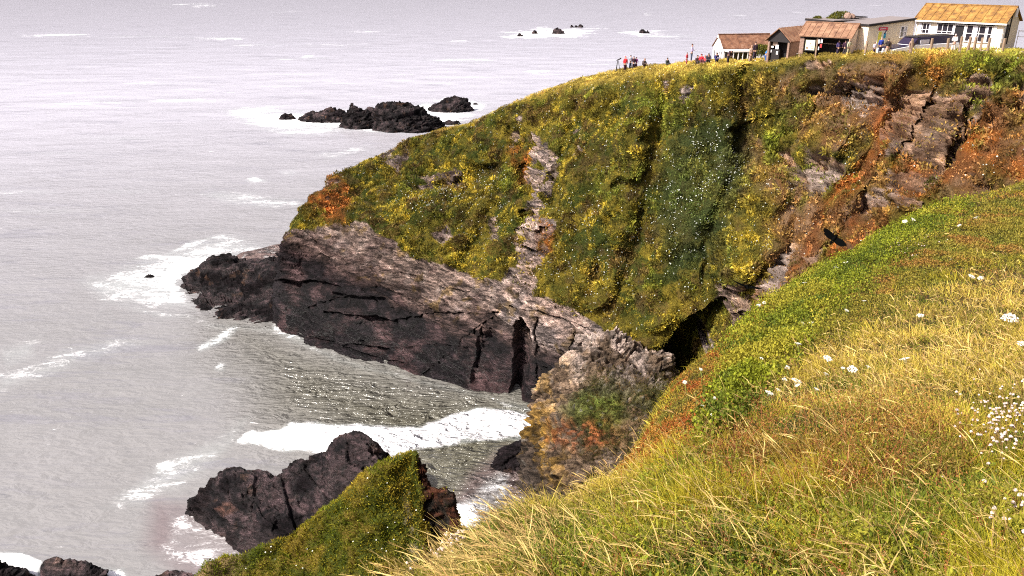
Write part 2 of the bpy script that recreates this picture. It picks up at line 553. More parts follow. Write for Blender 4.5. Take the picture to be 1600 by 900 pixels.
d, crk, c1, c2, bed = rockdisp(p0, 1.0, 40)
b1, b1b, bid = worley(p0 + .3 * np.stack([fbm(p0, 1.2, 2, 58), fbm(p0, 1.2, 2, 59), 0 * p0[:, 0]], -1), 1.25, 57)
w2 = worley(p0 + .6 * np.stack([fbm(p0, 3, 2, 158), fbm(p0, 3, 2, 159), 0 * p0[:, 0]], -1), 3.1, 157)
veg = 0.50 * (0.7 - b1) * (0.4 + bid) + 0.9 * (0.6 - w2[0]) * (.3 + w2[2]) + 0.5 * fbm(p0, 2.4, 4, 50) + 0.22 * fbm(p0, 0.8, 3, 55) + 1.3 * fbm(p0 * [1, 1, .5], 11, 3, 56) * sstep(5.0, 6.0, TV + 1.5)
front = sstep(0.6, 1.4, TV) * sstep(9.3, 8.6, TV)
slab = sstep(-6, 12, sy - edge_line) * sstep(870, 820, sx)      # the smooth bedded slab, less broken than the rest
veg += 1.3 * (fbm(p0 * [1, .6, .28], 4.5, 4, 151, ridge=True) - .1) * (.55 + .6 * sstep(1050, 1300, SX))
veg *= 1 - .9 * sstep(6.4, 7.2, TV)
toe = 1.6 * fbm(p0 * [1, 1, .3], 5, 3, 160) * sstep(8, 1, p0[:, 2]) * sstep(1050, 950, SX)
disp = toe + bare * d * (0.85 - 0.2 * slab + .7 * sstep(1150, 1300, SX) + .5 * sstep(790, 805, SX) * sstep(890, 875, SX) * sstep(460, 430, SY)) + (1 - bare) * (veg + 0.25 * sstep(7, 6, TV))
p = p0 + nrm * (disp * (0.25 + 0.75 * front))[:, None]


def shove(poly, blur, depth, power=1.0):
    """Hollow out (or push out) the ground inside an outline, level with the sea, away from the cove."""
    m = soft(SX + 4 * jig[0] / 9, SY + 4 * jig[1] / 9, poly, blur) ** power * sstep(8.5, 7.8, TV)
    return m[:, None] * np.array([0.12, 1.0, 0.0]) * depth


p = p + shove([(1024, 562), (1050, 530), (1088, 496), (1130, 472), (1140, 500), (1118, 560), (1110, 640), (1030, 640)], 8, 10.0)       # the cave
p = p + shove([(1125, 447), (1150, 455), (1192, 470), (1240, 478), (1230, 488), (1175, 482)], 4, 1.6)
p = p + shove([(1120, 500), (1160, 488), (1210, 498), (1205, 512), (1150, 512)], 4, 1.5)
p = p + shove([(525, 462), (600, 468), (606, 478), (560, 481), (520, 474)], 5, 1.2)                # eye-shaped ledge and slots in the slab
p = p + shove([(560, 500), (585, 495), (603, 505), (590, 517), (565, 512)], 7, 1.6)
p = p + shove([(437, 440), (510, 444), (535, 452), (515, 456), (437, 448)], 4, 1.3)
p = p + shove([(742, 600), (752, 545), (768, 515), (776, 520), (768, 560), (760, 605)], 6, .9)
p = p + shove([(796, 625), (803, 560), (806, 515), (818, 500), (827, 520), (822, 560), (818, 600), (812, 625)], 5, 3.0)
p = p + shove([(800, 205), (822, 200), (830, 300), (860, 320), (858, 350), (815, 352), (806, 290)], 10, 1.6)
p = p + shove([(808, 345), (838, 338), (858, 348), (835, 360), (812, 358)], 4, 1.2)
p = p + shove([(803, 270), (830, 262), (835, 290), (812, 300)], 5, 1.0)
p = p + shove([(1290, 165), (1330, 130), (1345, 140), (1330, 185), (1275, 205)], 8, 1.6)
p = p + shove([(1380, 250), (1388, 345), (1300, 425), (1290, 400), (1350, 330)], 8, 1.5)
p = p + shove([(700, 290), (745, 262), (790, 268), (760, 290)], 6, 1.0)
p = p + shove([(1165, 100), (1185, 105), (1192, 150), (1185, 200), (1172, 200)], 9, 1.3)
p = p + shove([(1150, 215), (1215, 190), (1235, 196), (1200, 232), (1190, 300), (1160, 270)], 10, 2.2)
p = p + shove([(1040, 130), (1052, 130), (1050, 200), (1038, 195)], 7, 1.2)
p = p + shove([(590, 240), (640, 232), (655, 262), (600, 262)], 6, 0.9)

def carve(line, width, depth):
    """Open a fissure along a line of the rock face."""
    L_ = np.asarray(line, float)
    dd = np.full(len(p0), 1e9)
    qx, qy = SX + jig[0] * .45, SY + jig[1] * .45
    for (ax, ay), (bx, by) in zip(L_[:-1], L_[1:]):
        t = np.clip(((qx - ax) * (bx - ax) + (qy - ay) * (by - ay)) / ((bx - ax) ** 2 + (by - ay) ** 2), 0, 1)
        dd = np.minimum(dd, np.hypot(qx - ax - t * (bx - ax), qy - ay - t * (by - ay)))
    m = sstep(width, width * .2, dd) * sstep(7.2, 6.8, TV) * (.35 + .65 * sstep(-.3, .2, fbm(p0, 3.5, 2, 222)))
    return m[:, None] * np.array([.1, 1, -.1]) * depth, m


for ln_, w_, de in [([(1168, 105), (1186, 200), (1168, 300), (1115, 400), (1065, 500)], 36, 1.9), ([(1044, 125), (1036, 240)], 24, 1.2), ([(590, 262), (650, 300), (735, 285), (790, 262)], 13, 1.8), ([(905, 170), (885, 250), (868, 330)], 22, 2.2),
                   ([(1000, 190), (968, 330), (930, 450)], 46, -3.0), ([(1245, 290), (1205, 370), (1150, 430)], 34, -2.6), ([(740, 330), (690, 400)], 34, -1.8), ([(1320, 200), (1290, 260)], 24, -1.8), ([(1090, 480), (1010, 500)], 26, -1.4),
                   ([(1440, 110), (1400, 200), (1330, 300), (1270, 400)], 24, 1.5), ([(1580, 120), (1540, 230), (1500, 300)], 24, 1.5), ([(1490, 140), (1450, 250), (1420, 320)], 22, -2.4)]:
    p = p + carve(ln_, w_, de)[0]                                # gullies and ribs running down the slope
fiss = np.zeros(len(p0))
for ln_, w_, de in [([(435, 441), (480, 443), (531, 447)], 3, .8), ([(513, 492), (578, 497), (616, 503), (672, 490), (720, 492), (778, 490)], 3, .8), ([(663, 588), (700, 556), (724, 534), (771, 497)], 2.0, .6),
                   ([(560, 437), (600, 450), (672, 483)], 2.4, .6), ([(757, 515), (750, 555), (742, 598)], 3.6, 1.1), ([(456, 525), (513, 534), (578, 558), (640, 572)], 2.6, .7), ([(500, 400), (560, 420), (640, 428), (700, 455)], 2.2, .5),
                   ([(590, 380), (640, 410), (700, 450), (770, 470)], 2, .45), ([(540, 540), (620, 545), (690, 540), (742, 545)], 2.4, .6),
                   ([(840, 500), (835, 560), (845, 600)], 2.6, .8), ([(870, 480), (900, 520), (890, 560)], 2.2, .6), ([(800, 480), (850, 490), (930, 520), (990, 560)], 2.2, .6), ([(480, 480), (560, 470), (640, 490)], 2, .5), ([(806, 272), (828, 266)], 3.5, 1.2), ([(806, 300), (826, 296)], 3.5, 1.0), ([(810, 338), (835, 334), (860, 345)], 4.5, 1.5), ([(808, 362), (835, 368), (858, 362)], 3.5, 1.0), ([(808, 388), (846, 396)], 3.2, 1.0), ([(860, 232), (885, 262)], 3, .8),
                   ([(1385, 250), (1378, 300), (1350, 345), (1310, 400)], 4, 1.4), ([(1470, 120), (1430, 200), (1400, 260)], 4, 1.2), ([(1525, 190), (1510, 240), (1480, 290)], 4, 1.2), ([(1300, 165), (1275, 205), (1215, 240)], 4, 1.0), ([(1160, 222), (1205, 195), (1240, 192)], 4, 1.2)]:
    dv, m_ = carve(ln_, w_, de)
    p = p + dv
    fiss = np.maximum(fiss, m_)

# cover colours
z = p[:, 2]
cleft = np.zeros(len(p0))
n1, n2, n3 = fbm(p0, 3.2, 4, 60), fbm(p0, 1.1, 3, 65), fbm(p0, 9, 3, 70)
g = mixc(np.tile(GREEN, (len(p), 1)), np.tile(OLIVE, (len(p), 1)), sstep(-0.2, 0.25, n1 + 0.5 * n3))
g = mixc(g, np.tile(YELLOW, (len(p), 1)), sstep(0.1, 0.5, n2 + 0.35 * n3) * 0.7)
g = mixc(g, np.tile(C(.10, .06, .025), (len(p), 1)), sstep(0.15, 0.45, fbm(p0, 1.7, 3, 75)) * 0.6)
dry = soft(sx, sy, [(1200, 130), (1300, 100), (1650, 95), (1650, 330), (1420, 360), (1240, 460), (1190, 420), (1215, 330), (1180, 240)], 22)
dry = np.clip(dry * sstep(-.38, .12, fbm(rot(p0, 0, 0, .3) * [1, .6, .5], 2.6, 4, 170)), 0, 1)
dryc = mixc(np.tile(C(.27, .155, .09), (len(p), 1)), np.tile(C(.16, .07, .03), (len(p), 1)), sstep(-.2, .25, n2 + .5 * n1))
g = mixc(g, dryc, dry * .85)
dull = soft(sx, sy, [(1060, 215), (1130, 180), (1190, 220), (1180, 310), (1130, 420), (1060, 440), (1030, 350), (1040, 270)], 20)
g = mixc(g, np.tile(C(.04, .055, .018), (len(p), 1)), dull * .6)
brow = sstep(6.75, 7.1, TV + 0.15 * n1) * sstep(8.6, 8.0, TV)
g = mixc(g, np.tile(C(.42, .30, .05), (len(p), 1)), brow * .85)
g = mixc(g, np.tile(ORANGE * .8 + .02, (len(p), 1)), brow * sstep(0.2, 0.5, n1) * 0.5)
r_up = mixc(np.tile(PINK, (len(p), 1)), np.tile(GREY, (len(p), 1)), sstep(-0.25, 0.3, n1))
r_up = mixc(r_up, np.tile(PALE, (len(p), 1)), sstep(0.15, 0.4, n2) * 0.6)
r_lo = mixc(np.tile(BLACK, (len(p), 1)), np.tile(C(.13, .078, .078), (len(p), 1)), sstep(-0.1, 0.4, n1 + 0.3 * n2))
hgt = z + 1.7 * n1 + 1.6 * n3 + 1.4 * (c1 - .5)
lineh = np.interp(SX, [420, 480, 560, 640, 700, 780, 860, 900], [12.5, 9.6, 7.6, 6.2, 5.6, 5.4, 5.2, 5.0])
wet_shade = sstep(3.2, -3.2, hgt - lineh) * sstep(1090, 1000, SX)
mid = C(.19, .118, .10)
rc = mixc(r_up * (1.2 + .5 * sstep(740, 800, SX))[:, None], np.tile(mid, (len(p), 1)), np.clip(wet_shade * 2, 0, 1) * .85)  # sunlit top and shaded middle of the slab painted in by height
rc = mixc(rc, np.tile(mid * .9, (len(p), 1)), sstep(-.15, .25, n1 + .6 * fbm(p0, 1.4, 3, 96)) * .75 * sstep(800, 740, SX))
rc = mixc(rc, r_lo, np.clip(wet_shade * 2 - 0.6, 0, 1))
rc = mixc(rc, np.tile(LICHEN, (len(p), 1)), sstep(0.25, 0.5, fbm(p0, 1.3, 3, 91)) * 0.55 * sstep(0.6, 0.2, wet_shade))
rc = mixc(rc, mixc(np.tile(C(.60, .35, .20), (len(p), 1)), np.tile(C(.24, .15, .085), (len(p), 1)), sstep(-.2, .3, n2 + .6 * n1)), slip * 0.85 * sstep(1100, 1200, SX) * (1 - soft(sx, sy, slips[5][0], 6)))
pb = rot(p0, .15, -.33, .1) * [.22, .4, 2.4]
palez = np.zeros(len(p0))
for poly in ([(1200, 455), (1208, 400), (1235, 385), (1250, 402), (1236, 445), (1222, 462)], [(1310, 150), (1345, 125), (1390, 135), (1385, 178), (1350, 185)], [(1245, 270), (1300, 255), (1320, 272), (1290, 300)], [(1395, 118), (1450, 108), (1520, 112), (1500, 130), (1420, 132)]):
    palez = np.maximum(palez, soft(sx, sy, poly, 6))
rc = mixc(rc, np.tile(PALE * .95, (len(p), 1)), palez * .85)
tn_ = np.where(SX > 1130, fbm(rot(p0, 0, 0, .3) * [1.2, .8, .6], 1.0, 5, 94, .65), fbm(pb, 1.1, 5, 93, .65))
rc = rc * (.62 + .76 * c2)[:, None] * (1 - 0.55 * fiss[:, None]) * (1 - 0.40 * crk[:, None]) * (.50 + .85 * sstep(-.4, .35, tn_))[:, None]
wash = sstep(1.6, 0.2, z + .5 * n2) * sstep(-.2, .3, n1)
rc = mixc(rc, np.tile(C(.12, .065, .065), (len(p), 1)), wash * 0.6)
bare_c = np.clip(sstep(0.35, 0.65, bare + 0.22 * n2), 0, 1)
tone = mixc(g, rc, bare_c)
rcol = mixc(np.tile(RUST, (len(p), 1)), np.tile(ORANGE, (len(p), 1)), sstep(0.12, 0.5, streak + 0.3 * n2))
tone = mixc(tone, rcol, rust * (0.75 - 0.25 * bare_c))
gloss = np.clip(wet_shade * bare_c * sstep(9, 1, z), 0, 1)
cliff = mesh_np('headland_cliff', p, gridfaces(NU, NV), M_CLIFF, tone, {'gloss': gloss, 'stony': bare_c * (1 - .65 * sstep(1120, 1220, SX))}, smooth=False)
props(cliff, kind='structure')
CLIFF = dict(dry=dry.reshape(NU, NV), dull=dull.reshape(NU, NV), G=p.reshape(NU, NV, 3), bare=bare_c.reshape(NU, NV), rust=rust.reshape(NU, NV), sx=SX.reshape(NU, NV), sy=SY.reshape(NU, NV), TV=TV.reshape(NU, NV), n3=n3.reshape(NU, NV))


# ------------------------------------------------------------------ the near hillside we stand on
HB = 42.0
HILL = []
def hcol(px0, rows, over):
    c = [P(a, b, y) if y > 0 else np.array([a, b, y + 0.0]) for a, b, y in rows]
    e = c[-1]
    for dx, dy, h in over:
        c.append(np.array([e[0] + dx, e[1] + dy, h if h < 1 else e[2] - h]))
    return c
def hrow(px, ys):
    return [(px, b, y) for b, y in ys]
over_l = [(-1.0, 1.2, 1.6), (-3, 4, 6.0), (-7, 9, 20.0), (-12, 16, -3)]
back = [(-14, -8, 36.5), (-7, -7, 40.2), (-3, -6, 42.0), (0, -5, 43.2), (3, -4, 43.6)]
H0 = []
def add(start, pts, over):
    c = [np.array(start, float)] + [P(*q) for q in pts]
    e = c[-1]
    for dx, dy, dz in over:
        c.append(np.array([e[0] + dx, e[1] + dy, max(e[2] - dz, -3.0)]))
    H0.append(c)
OV = lambda k=1.0: [(-0.12 * k, 0.45 * k, 0.8 * k), (-0.35 * k, 1.0 * k, 4.0 * k), (-0.9 * k, 2.2 * k, 20), (-1.4 * k, 3.6 * k, 60)]
add((-12, -8, 36.0), [(100, 1500, 1.7), (120, 1400, 2.3), (150, 1330, 2.9), (180, 1270, 3.4)], OV(.8))
add((-6, -6, 40.2), [(380, 1350, 2.0), (385, 1200, 2.6), (390, 1110, 3.2), (400, 1060, 3.7)], OV(.8))
add((-3, -6, 41.6), [(600, 1250, 2.0), (600, 1080, 2.8), (600, 1010, 3.4), (605, 975, 4.0)], OV(.8))
add((-1.5, -6, 42.6), [(780, 1200, 1.9), (780, 960, 3.0), (780, 880, 4.2), (780, 822, 5.6)], OV(.9))
add((-.5, -6, 43.0), [(900, 1180, 1.9), (890, 930, 2.9), (885, 855, 4.3), (885, 800, 6.4)], OV(1))
add((0, -6, 43.2), [(985, 1180, 1.9), (985, 900, 3.0), (985, 805, 4.8), (985, 742, 8.0)], OV(1))
add((1, -6, 43.4), [(1060, 1180, 1.9), (1062, 860, 3.2), (1064, 700, 6.0), (1062, 608, 10.0)], OV(1.1))
add((2, -6, 43.6), [(1150, 1180, 1.9), (1150, 820, 3.5), (1150, 630, 7.0), (1150, 520, 12.8)], OV(1.2))
add((3, -6, 43.7), [(1240, 1180, 1.9), (1240, 760, 4.0), (1240, 570, 8.5), (1240, 452, 16.0)], OV(1.4))
add((4, -6, 43.9), [(1340, 1180, 1.85), (1340, 720, 4.4), (1340, 520, 9.8), (1340, 392, 19.5)], OV(1.6))
add((5, -6, 44.1), [(1440, 1180, 1.8), (1440, 700, 4.6), (1440, 470, 11.8), (1440, 338, 23.5)], OV(1.8))
add((7, -6, 44.3), [(1540, 1180, 1.75), (1540, 680, 4.8), (1540, 440, 13.5), (1540, 307, 28.0)], OV(2))
add((9, -6, 44.5), [(1640, 1180, 1.7), (1640, 660, 4.9), (1640, 420, 14.8), (1640, 278, 32.0)], OV(2))
add((13, -6, 44.8), [(1850, 1180, 1.6), (1850, 640, 4.9), (1850, 400, 15.5), (1850, 240, 36.0)], OV(2))
add((20, -6, 45.2), [(2400, 1180, 1.6), (2400, 620, 4.9), (2400, 380, 15.5), (2400, 200, 37.0)], OV(2))
H0 = np.array(H0)
hu, hv = 420, 420
TuH = np.interp(np.linspace(0, 1, hu), [0, .12, .85, 1], [0, 2, 12, 14])
GH, _ = catmull(H0, 0, axis=0, T=TuH)
TvH = np.concatenate([np.linspace(0, 1, 30, endpoint=False), np.linspace(1, 4.4, 300, endpoint=False), np.linspace(4.4, 8, hv - 330)])
GH, _ = catmull(GH, 0, axis=1, T=TvH)
ph = GH.reshape(-1, 3)
nh = normals(GH).reshape(-1, 3)
if nh[200 * hv + 150, 2] < 0:
    nh = -nh
dist = np.linalg.norm(ph - np.array([0, 0, HC]), axis=1)
far = sstep(4, 14, dist)
tw = worley(ph * [1, 1, 1], .62, 415)
hd = .16 * (.62 - tw[0]) * (.5 + tw[2]) * sstep(18, 8, dist) + 0.05 * fbm(ph, 0.7, 3, 400) + (0.03 + 0.16 * far) * fbm(ph, 2.5, 3, 405) + 0.02 * fbm(ph, 0.15, 2, 410)
TVH = np.broadcast_to(TvH[None, :], (hu, hv)).ravel()
ovr = sstep(4.3, 5.5, TVH)
dr = rockdisp(ph, 1.0, 420)[0]
ph = ph + nh * (hd * (1 - ovr) + ovr * (0.5 * dr))[:, None]
tn = mixc(np.tile(C(.030, .030, .010), (len(ph), 1)), np.tile(C(.07, .045, .018), (len(ph), 1)), sstep(-.2, .3, fbm(ph, .5, 3, 430)))
tn = mixc(tn, mixc(np.tile(C(.10, .08, .03), (len(ph), 1)), np.tile(GREY * .7, (len(ph), 1)), sstep(-.1, .2, fbm(ph, 2, 3, 431))), ovr)
hill = mesh_np('near_hillside', ph, gridfaces(hu, hv), M_TURF, tn, {'gloss': np.zeros(len(ph)), 'stony': ovr})
props(hill, kind='structure')
GHd = ph.reshape(hu, hv, 3)


# ------------------------------------------------------------------ lofted rocks and spurs
def loft(name, cols_, nu, nv, seed, amp, colour, mat=M_ROCK, kind=None, tilt=(0.3, 0.35, 0.2), smooth_disp=0.0, uvT=None):
    A = np.array([[np.asarray(q, float) for q in c] for c in cols_])
    A, _ = catmull(A, 0, axis=0, T=even_T(A, nu, 0))
    A, _ = catmull(A, 0, axis=1, T=even_T(A, nv, 1))
    q0 = A.reshape(-1, 3)
    nn = normals(A).reshape(-1, 3)
    cen = q0.mean(0)
    if ((q0 - cen) * nn).sum() < 0:
        nn = -nn
    d, cr, c1, c2, bed = rockdisp(q0 * (1 / max(amp, .25)) ** 0.4, 1.0, seed, tilt)
    U, V = np.meshgrid(np.linspace(0, 1, nu), np.linspace(0, 1, nv), indexing='ij')
    ctx = dict(p=q0, n=nn, cr=cr, c1=c1, c2=c2, u=U.ravel(), v=V.ravel(), px=proj(q0)[0], py=proj(q0)[1], d=d)
    tone, gloss, a = colour(ctx)
    q = q0 + nn * (d * a * amp + ctx.get('add', 0))[:, None]
    o = mesh_np(name, q, gridfaces(nu, nv), mat, tone, {'gloss': gloss, 'stony': 1 - np.clip(ctx.get('veg', 0 * gloss), 0, 1)}, smooth=False)
    return o, q.reshape(nu, nv, 3), ctx


def wet_rock(dark=1.0, topc=None, warm=0.0):
    def f(k):
        p_, n_ = k['p'], len(k['p'])
        a = fbm(p_, 1.8, 4, 500); b = fbm(p_, 0.6, 3, 505)
        t = mixc(np.tile(BLACK * .8 * dark, (n_, 1)), np.tile(C(.11, .070, .072) * dark, (n_, 1)), sstep(-.1, .45, a + .4 * b))
        t = mixc(t, np.tile(C(.30, .16, .10), (n_, 1)), sstep(.35, .55, fbm(p_, 1.1, 3, 510)) * (.25 + warm))
        if topc is not None:
            t = mixc(t, np.tile(topc, (n_, 1)), sstep(1.5, 3.5, p_[:, 2] + a) * sstep(0, .4, b + .2) * .6)
        t = t * (1 - .5 * k['cr'][:, None])
        gl = sstep(-.4, .3, a) * .8
        return t, gl, np.ones(n_)
    return f


def low(q, dz=-3.0, dy=0.0):
    q = np.asarray(q, float).copy()
    q[2] = dz
    q[1] += dy
    return q


# low black ledge at the foot of the point
L = []
for wlp, mid_, top_, bk in [((286, 452), (287, 444, 111.5), (290, 437, 113), 3), ((312, 482), (310, 455, 108.5), (318, 418, 112.5), 4), ((345, 496), (345, 455, 107), (345, 410, 111.5), 5),
                            ((385, 503), (385, 460, 106), (385, 415, 110), 5), ((415, 507), (415, 460, 104.5), (415, 413, 109), 5), ((455, 515), (455, 460, 103), (450, 418, 108), 5)]:
    w0 = wl(*wlp)
    t0 = P(*top_)
    L.append([low(w0, -3, -1), w0, P(*mid_), t0, t0 + [0.3, bk, -1.2], low(t0 + [0.6, bk + 5, 0], -3)])
o, _, _ = loft('rock_ledge', L, 190, 130, 520, 0.9, wet_rock(1.0, None, .1))
props(o, 'low jagged black rock ledge running out from the foot of the headland', 'rock')
# flat washed shelf behind it
L = []
for a_, b_ in [((362, 409), (385, 398)), ((385, 412), (400, 395)), ((415, 414), (425, 388)), ((450, 414), (455, 380))]:
    w0, w1 = PZ(a_[0], a_[1], .5), PZ(b_[0], b_[1], .5)
    L.append([low(w0, -3, -2), w0 * [1, 1, 0], w0 + [0, .5, .3], w1 + [0, 0, .5], low(w1, -3, 4)])
def shelf_col(k):
    n_ = len(k['p'])
    return mixc(np.tile(C(.30, .21, .19), (n_, 1)), np.tile(C(.55, .5, .48), (n_, 1)), sstep(.1, .4, fbm(k['p'], .9, 3, 530))), np.full(n_, .7), np.full(n_, .25)
o, _, _ = loft('rock_shelf', L, 80, 60, 525, .5, shelf_col)
props(o, 'flat pinkish rock shelf washed by surf behind the black ledge', 'rock')

# the lichen covered buttress below the cave
S = []
def scol(w0, pts, bury=True):
    c = [low(w0, -3, -1.0), w0] + [P(*q) for q in pts]
    e = c[-1]
    c += [e + [0.3, 2.5, -0.6], e + [0.5, 7, -3.5]]
    S.append(c)
scol(wl(868, 640), [(876, 632, 77), (892, 600, 76.3), (910, 570, 75.5), (925, 550, 75)])
scol(wl(806, 735), [(822, 692, 66.5), (840, 640, 68), (850, 592, 69.5), (905, 540, 72)])
scol(wl(818, 775), [(838, 722, 62), (858, 650, 65), (872, 598, 67.8), (930, 532, 71.5)])
scol(wl(880, 810), [(885, 725, 59.5), (895, 655, 63), (910, 600, 66.5), (955, 528, 71.5)])
scol(wl(950, 835), [(950, 740, 57), (950, 670, 60.5), (960, 610, 64.5), (990, 548, 71)])
scol(wl(1010, 840), [(1010, 740, 56), (1010, 680, 59), (1015, 622, 63), (1025, 562, 69.5)])
scol(wl(1075, 820), [(1068, 730, 58), (1060, 670, 61.5), (1055, 622, 65), (1046, 585, 69)])
scol(wl(1120, 800), [(1110, 730, 66), (1100, 690, 70), (1095, 660, 72), (1085, 640, 74)])
def stack_col(k):
    p_, n_ = k['p'], len(k['p'])
    px, py = k['px'], k['py']
    nod = worley(p_ + .25 * np.stack([fbm(p_, .8, 2, 561), fbm(p_, .8, 2, 562), fbm(p_, .8, 2, 563)], -1), 1.05, 564)
    nod2 = worley(p_, .45, 565)
    a, b, c_ = fbm(p_, 1.5, 4, 540), fbm(p_, .55, 3, 545), fbm(p_, 4, 3, 548)
    t = mixc(np.tile(C(.22, .15, .10), (n_, 1)), np.tile(PALE * 1.2, (n_, 1)), sstep(-.3, .3, a + .3 * b) * sstep(4.5, 8.5, p_[:, 2] + 1.5 * a))
    t = mixc(t, np.tile(C(.50, .28, .035), (n_, 1)), sstep(-.2, .2, a + .45 * b) * sstep(915, 860, px + 30 * a) * sstep(.5, 2, p_[:, 2]) * .7)
    t = mixc(t, np.tile(C(.045, .035, .03), (n_, 1)), sstep(4.5, 1.0, p_[:, 2] + 1.6 * a) * .8)
    gr = sstep(885, 925, px + 30 * a) * sstep(560, 600, py + 25 * c_) * sstep(735, 700, py + 25 * a)
    t = mixc(t, mixc(np.tile(C(.05, .05, .014), (n_, 1)), np.tile(C(.13, .075, .025), (n_, 1)), sstep(-.2, .3, b + c_)), gr * .9)  # turf on the right flank, its shade mixed into the dark tone
    t = mixc(t, np.tile(C(.10, .13, .02), (n_, 1)), soft(px + 12 * a, py, [(880, 640), (905, 615), (960, 620), (985, 650), (940, 670), (890, 665)], 12) * .8)
    t = mixc(t, np.tile(C(.33, .10, .035), (n_, 1)), soft(px + 12 * b, py + 10 * a, [(845, 690), (870, 660), (950, 655), (960, 690), (900, 705)], 12) * .75 * sstep(-.3, .2, b))
    t = mixc(t, np.tile(C(.22, .20, .17), (n_, 1)), sstep(.45, .6, fbm(p_, .45, 2, 549)) * .6)
    t = t * (1 - .5 * k['cr'][:, None])
    k['veg'] = gr
    k['add'] = .2 * b + .15 * fbm(p_, .3, 2, 551) + .9 * fbm(p_, 2.4, 3, 552) + (.55 * (.55 - nod[0]) + .35 * (.5 - nod2[0])) * (1 - .6 * gr)
    k['veg'] = np.maximum(gr, .55)
    t = t * (.80 + 1.2 * nod[2])[:, None] * (1 - .75 * sstep(.14, .0, nod[1] - nod[0]))[:, None]
    k['vegz'] = gr
    return t, sstep(3, 0, p_[:, 2]) * .8, 1 - .5 * gr
o, STK, sk = loft('rock_buttress', S, 330, 260, 560, .8, stack_col)
props(o, 'rugged rock buttress with orange lichen and dark turf standing below the cave', 'rock')

# small boulder in the water at its foot
def blob_rock(name, cx, cy, wpx, hpx, seed, label, cat='rock', group=None, colour=None, prof=None, depth=.6, n=90, amp=.6, sub=0):
    """A rock awash: base centre seen at (cx, cy), with the outline of its top as heights along its width."""
    a, b = wl(cx - wpx / 2, cy), wl(cx + wpx / 2, cy)
    W = np.linalg.norm(b - a)
    mid_ = (a + b) / 2
    dd = mid_[1]
    top = P(cx, cy - hpx, dd + W * depth * .3)
    Ht = max(top[2], .2)
    prof = prof or [(0, 0), (.15, .55), (.4, 1), (.65, .8), (.88, .5), (1, 0)]
    cols_ = []
    ax = (b - a) / W
    ay = np.array([-ax[1], ax[0], 0])
    for u, h in prof:
        hw = W * depth * .5 * math.sqrt(max(1 - (2 * u - 1) ** 2, .02))
        base = a + ax * W * u + ay * (W * depth * .3)
        H = Ht * h
        cols_.append([base - ay * (hw + .3) + [0, 0, -2.5], base - ay * hw + [0, 0, -.1], base - ay * hw * .55 + [0, 0, H * .62], base + [0, 0, H], base + ay * hw * .6 + [0, 0, H * .6], base + ay * hw + [0, 0, -.1], base + ay * (hw + .3) + [0, 0, -2.5]])
    o, q, k = loft(name, cols_, n, int(n * .8), seed, amp, colour or wet_rock(1.0))
    props(o, label, cat, group)
    return o


blob_rock('boulder', 795, 735, 58, 45, 600, 'wet dark boulder with surf breaking at the foot of the lichen buttress', prof=[(0, 0), (.25, .6), (.55, .8), (.8, 1), (1, .9)], colour=wet_rock(1.6, None, .1), amp=.35)

# dark whale-backed rock in the middle of the cove
Rk = []
def rcol_(w0, pts, bk=2.0):
    w0 = np.asarray(w0, float)
    c = [low(w0, -3, -1), w0] + [P(*q) for q in pts]
    e = c[-1]
    c += [e + [.2, bk * .5, -.35 * e[2]], low(e + [.4, bk * 1.3, 0], -3)]
    Rk.append(c)
rcol_(wl(294, 797), [(295, 792, 57.6), (296, 788, 58), (299, 783, 58.4)], 1.0)
rcol_(wl(315, 815), [(318, 790, 57.2), (325, 765, 58.4), (333, 746, 59.6)], 2)
rcol_(wl(350, 838), [(352, 800, 55.6), (358, 765, 57.4), (365, 738, 59.4)], 2.5)
rcol_(wl(390, 862), [(392, 815, 54.4), (398, 770, 56.8), (408, 738, 59.2)], 2.5)
rcol_(wl(415, 872), [(418, 835, 53.0), (420, 790, 55.6), (424, 754, 57.8)], 2.5)
rcol_(wl(440, 880), [(445, 838, 53.0), (448, 780, 56.2), (452, 730, 59.4)], 3)
rcol_(wl(480, 885), [(482, 845, 52.6), (486, 780, 56.2), (490, 716, 59.8)], 3.5)
rcol_(wl(510, 885), [(511, 845, 52.6), (513, 770, 56.4), (515, 707, 60)], 3.5)
rcol_(wl(524, 885), [(524, 845, 52.6), (527, 760, 56.8), (532, 686, 60)], 4)
rcol_(wl(560, 880), [(560, 840, 52.8), (562, 760, 56.6), (566, 687, 60)], 4)
rcol_(wl(592, 862), [(592, 820, 54), (594, 765, 57), (597, 711, 59.8)], 3.5)
rcol_(wl(612, 800), [(612, 790, 58.4), (611, 775, 59.2), (608, 752, 60.2)], 2)
def whale(k):
    t, gl, a = wet_rock(1.15, None, 0)(k)
    n_ = len(t)
    t = mixc(t, np.tile(C(.24, .12, .09), (n_, 1)), soft(k['px'], k['py'], [(336, 795), (358, 785), (372, 798), (350, 806)], 4) * .9)
    t = mixc(t, np.tile(C(.10, .07, .068), (n_, 1)), sstep(-.1, .5, fbm(k['p'], 3, 3, 612)) * .4)
    return t, gl, a * .85
o, _, _ = loft('sea_rock', Rk, 330, 220, 610, .62, whale, tilt=(.15, -.5, .1))
props(o, 'large black whale-backed rock with a square knob, standing in the cove behind the grassy fin', 'rock')

